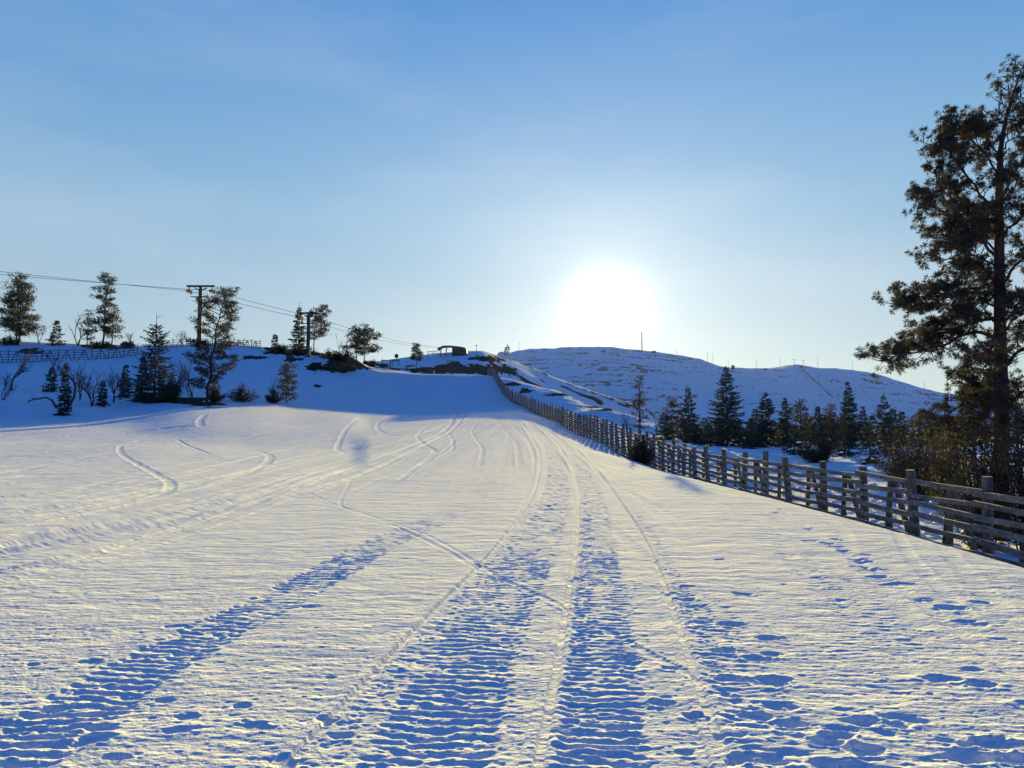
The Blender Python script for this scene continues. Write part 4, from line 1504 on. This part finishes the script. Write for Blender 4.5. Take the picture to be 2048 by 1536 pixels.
# upper lift station: barrel roofed shelter on legs
def station():
    X, Y, z = cast(905, 711, 230)
    root = thing('lift_station', 'dark lift station with rounded roof on the skyline', 'building', (X, Y, z - .2))
    mb = MB()
    Wd, Dp, Ht = 11.0, 5.0, 3.6
    prof = [(-5.6, 2.5), (-5.0, 3.0), (-3.6, 3.65), (-1.0, 3.75), (3.4, 3.3), (4.8, 2.9), (5.5, 2.0), (5.6, .9)]
    base = 0
    for yy in (-Dp / 2, Dp / 2):
        for x, zz in prof:
            mb.v.append(Vector((x, yy, zz)))
        for x, zz in reversed(prof):
            mb.v.append(Vector((x * .97, yy, zz - .32)))
    n = len(prof) * 2
    mb.f.append(tuple(range(n)))
    mb.f.append(tuple(reversed(range(n, 2 * n))))
    for k in range(n):
        mb.f.append((k, n + k, n + (k + 1) % n, (k + 1) % n))
    mb.build('roof', M_STEEL, root)
    mb = MB()
    bx(mb, (2.6, 0, 1.35), (5.2, 4.2, 3.1))
    mb.build('wall', M_WALL, root)
    mb = MB()
    bx(mb, (2.6, -2.16, 1.7), (3.4, .08, .9))
    mb.build('window', M_DARK, root)
    for xx in (-4.6, -2.6):
        mb = MB()
        mb.tube([(xx, 0, -.6), (xx + .3, 0, 3.1)], [.2, .2], 8)
        mb.build('leg', M_STEEL, root)
    mb = MB()
    mb.obox((-9.5, 0, 1.6), (-4.6, 0, 2.0), .3, .18)
    mb.obox((-9.5, 0, .9), (-4.6, 0, 1.1), .3, .14)
    for xx in (-9.4, -7.2):
        mb.tube([(xx, 0, -.8), (xx, 0, 1.8)], [.1, .1], 6)
    mb.build('ramp_frame', M_STEEL, root)


station()


def round_sign():
    X, Y, z = cast(793, 726, 230)
    mpp = Y / FPX
    root = thing('round_sign', 'round dark warning disc on a pole on the far rim', 'sign', (X, Y, z))
    h = zpy(712, Y) - z
    mb = MB()
    mb.tube([(0, 0, -.4), (0, 0, h + .2)], [.09, .09], 8)
    mb.build('pole', M_STEEL, root)
    mb = MB()
    mb.tube([(0, -.12, h), (0, -.2, h)], [4.2 * mpp, 4.2 * mpp], 28)
    mb.build('disc', M_SIGN, root)


round_sign()


def barrier():
    X, Y, z = cast(783, 730, 230)
    mpp = Y / FPX
    root = thing('crossbar_gate', 'low dark crossbar gate below the round disc on the rim', 'gate', (X, Y, z))
    mb = MB()
    mb.obox((-20 * mpp, 0, 1.7), (16 * mpp, 0, 1.55), .25, .3)
    mb.build('crossbar', M_DARK, root)
    for xx in (-19, -2, 3, 15):
        mb = MB()
        mb.tube([(xx * mpp, 0, -.5), (xx * mpp, 0, 2.1)], [.16, .14], 7)
        mb.build('post', M_DARK, root)


barrier()


def pole(name, label, cat, px, pyb, pyt, r, ymin, mat=M_DARK, group=None, top=None):
    X, Y, z = cast(px, pyb, ymin)
    h = zpy(pyt, Y) - z
    mpp = Y / FPX
    root = thing(name, label, cat, (X, Y, z - .3), group)
    mb = MB()
    mb.tube([(0, 0, 0), (0, 0, h + .3)], [r, r * .7], 7)
    mb.build('pole', mat, root)
    if top == 'arm':
        mb = MB()
        mb.obox((-4.5 * mpp, 0, h), (4.5 * mpp, 0, h), .4, .5)
        mb.build('crossarm', mat, root)
    if top == 'panel':
        for k, (a, w_) in enumerate(((.98, 2.4), (.72, 1.8))):
            mb = MB()
            mb.obox((0, 0, h * a - 3.0), (0, 0, h * a), w_ * mpp * .7, w_ * mpp * .7, up=Vector((0, 1, 0)))
            mb.build('antenna', mat, root)
    if top == 'lamp':
        mb = MB()
        mb.obox((-1.6 * mpp, 0, h + .1), (1.6 * mpp, 0, h + .1), .5, .35)
        mb.build('lamp_head', mat, root)
    return root


pole('radio_mast', 'thick radio mast on the fell top right of the sun', 'mast', 1284, 704, 664, 1.0, 900, M_STEEL, None, 'panel')
for px, pb, pt, lb in ((953, 712, 690, 'thin lamp pole right of the lift station'), (1038, 707, 686, 'thin lamp pole right of the tiny cone shaped tree'),
                       (1353, 715, 700, 'thin lamp pole on the slope right of the radio mast'), (1415, 730, 706, 'left one of two thin close lamp poles on the fell'),
                       (1426, 733, 709, 'right one of two thin close lamp poles on the fell'), (1457, 740, 722, 'thin lamp pole above the tip of the tallest spruce'),
                       (1513, 741, 720, 'lone thin lamp pole over the saddle of the fell'), (1561, 740, 716, 'thin lamp pole left of the round knoll'),
                       (1636, 738, 717, 'thin lamp pole right of the lift pylons on the knoll'), (1705, 744, 724, 'thin lamp pole on the right shoulder of the fell'),
                       (1849, 781, 764, 'rightmost thin lamp pole on the descending skyline')):
    pole('lamp_pole', lb, 'lamp pole', px, pb, pt, .1 if px < 960 else .28, 230 if px < 960 else 700, M_DARK, 'thin lamp poles on the skyline', 'lamp')
for px, pb, pt, lb in ((1589, 736, 719, 'small lift pylon with crossarm on top of the knoll'), (1607, 738, 720, 'small lift pylon with crossarm right of the first on the knoll'),
                       (1638, 765, 752, 'lift pylon with crossarm on the blue fell face below the knoll'), (1677, 802, 788, 'lowest lift pylon with crossarm on the blue fell face')):
    pole('lift_pylon', lb, 'lift pylon', px, pb, pt, .32, 700, M_DARK, 'small lift pylons on the fell', 'arm')
pole('marker_stick', 'short white marker stick on the rim of the steep pitch', 'marker', 868, 750, 741, .12, 140, M_WHITE)


def hut(label, px, pyb, w_, h_, ymin=700.):
    X, Y, z = cast(px, pyb, ymin)
    mpp = Y / FPX
    root = thing('hut', label, 'hut', (X, Y, z - .4), 'huts on the fell')
    W, Hh = w_ * mpp / 2, h_ * mpp
    mb = MB()
    bx(mb, (0, 0, Hh * .35), (2 * W, 2 * W, Hh * .7))
    mb.build('wall', M_WALL, root)
    mb = MB()
    b = 0
    mb.v = [Vector(v) for v in ((-W * 1.2, -W * 1.2, Hh * .68), (W * 1.2, -W * 1.2, Hh * .68), (W * 1.2, W * 1.2, Hh * .68), (-W * 1.2, W * 1.2, Hh * .68), (-W * 1.2, 0, Hh), (W * 1.2, 0, Hh))]
    mb.f = [(0, 1, 5, 4), (2, 3, 4, 5), (0, 4, 3), (1, 2, 5), (0, 3, 2, 1)]
    mb.build('roof', M_DARK, root)


hut('small square hut on the skyline above the tallest spruce', 1466, 738, 5, 8)
hut('small dark hut between the two lift pylons on the knoll', 1603, 737, 4, 7)
hut('low hut on the saddle of the fell', 1531, 740, 7, 4)
hut('tiny hut on the shoulder right of the radio mast', 1308, 706, 6, 5)


def slope_fence():
    pts = [cast(a, b, 700) for a, b in ((1606, 740), (1622, 756), (1640, 770), (1655, 786), (1672, 801), (1684, 812), (1700, 826))]
    root = thing('slope_fence', 'dark net fence line running down the blue fell face', 'fence', pts[0])
    o0 = Vector(pts[0])
    for p in pts:
        mb = MB()
        q = Vector(p) - o0
        mb.tube([q + Vector((0, 0, -.5)), q + Vector((0, 0, 2.6))], [.15, .12], 5)
        mb.build('post', M_DARK, root)
    mb = MB()
    for p, q in zip(pts[:-1], pts[1:]):
        n = 8
        for k in range(n):
            a = Vector(p).lerp(Vector(q), k / n)
            b = Vector(p).lerp(Vector(q), (k + 1) / n)
            a.z = float(H0(a.x, a.y)) + 1.0
            b.z = float(H0(b.x, b.y)) + 1.0
            mb.obox(a - o0, b - o0, .1, 1.6)
    mb.build('net', M_DARK, root)


slope_fence()


# snow lumps and stones behind the fence
def clods():
    rnd = random.Random(77)
    mb = MB()
    for i in range(420):
        Y = rnd.uniform(9, 34)
        X = float(fence_x(Y)) + rnd.uniform(.3, 7) + (Y - 9) * .15
        z = float(H0(X, Y)) + .03
        r = rnd.uniform(.05, .17)
        b = len(mb.v)
        n = 6
        for j, (rr, zz) in enumerate(((1, -.4), (1.05, .25), (.6, .75))):
            for k in range(n):
                t = k * 6.283 / n + j * .4
                mb.v.append(Vector((X + math.cos(t) * r * rr * rnd.uniform(.75, 1.25) * 1.2, Y + math.sin(t) * r * rr * rnd.uniform(.75, 1.25), z + r * zz * rnd.uniform(.7, 1.2))))
        mb.v.append(Vector((X, Y, z + r * .95)))
        for j in range(2):
            for k in range(n):
                k2 = (k + 1) % n
                mb.f.append((b + j * n + k, b + j * n + k2, b + (j + 1) * n + k2, b + (j + 1) * n + k))
        for k in range(n):
            mb.f.append((b + 2 * n + k, b + 2 * n + (k + 1) % n, b + 3 * n))
    o = mb.build('snow_lumps', M_SNOW, None, smooth=True)
    tag(o, 'broken lumps of snow strewn on the ground behind the fence', 'snow lumps', kind='stuff')


clods()


# ---------------------------------------------------------------- thin cold haze over the valley
def haze():
    x0, x1, y0, y1, z0, z1 = -2600, 2600, -70, 2300, -6, 215
    mb = MB()
    mb.v = [Vector(v) for v in ((x0, y0, z0), (x1, y0, z0), (x1, y1, z0), (x0, y1, z0), (x0, y0, z1), (x1, y0, z1), (x1, y1, z1), (x0, y1, z1))]
    mb.f = [(0, 3, 2, 1), (4, 5, 6, 7), (0, 1, 5, 4), (1, 2, 6, 5), (2, 3, 7, 6), (3, 0, 4, 7)]
    m, t, b = new_mat('haze')
    t.nodes.remove(b)
    v = nd(t, 'ShaderNodeVolumePrincipled')
    v.inputs['Color'].default_value = (.70, .84, 1.0, 1)
    v.inputs['Density'].default_value = .000017
    v.inputs['Anisotropy'].default_value = .45
    t.links.new(v.outputs[0], t.nodes['Material Output'].inputs['Volume'])
    o = mb.build('haze', m)
    tag(o, 'thin pale haze in the cold air over slope and fells', 'haze', kind='stuff')


haze()
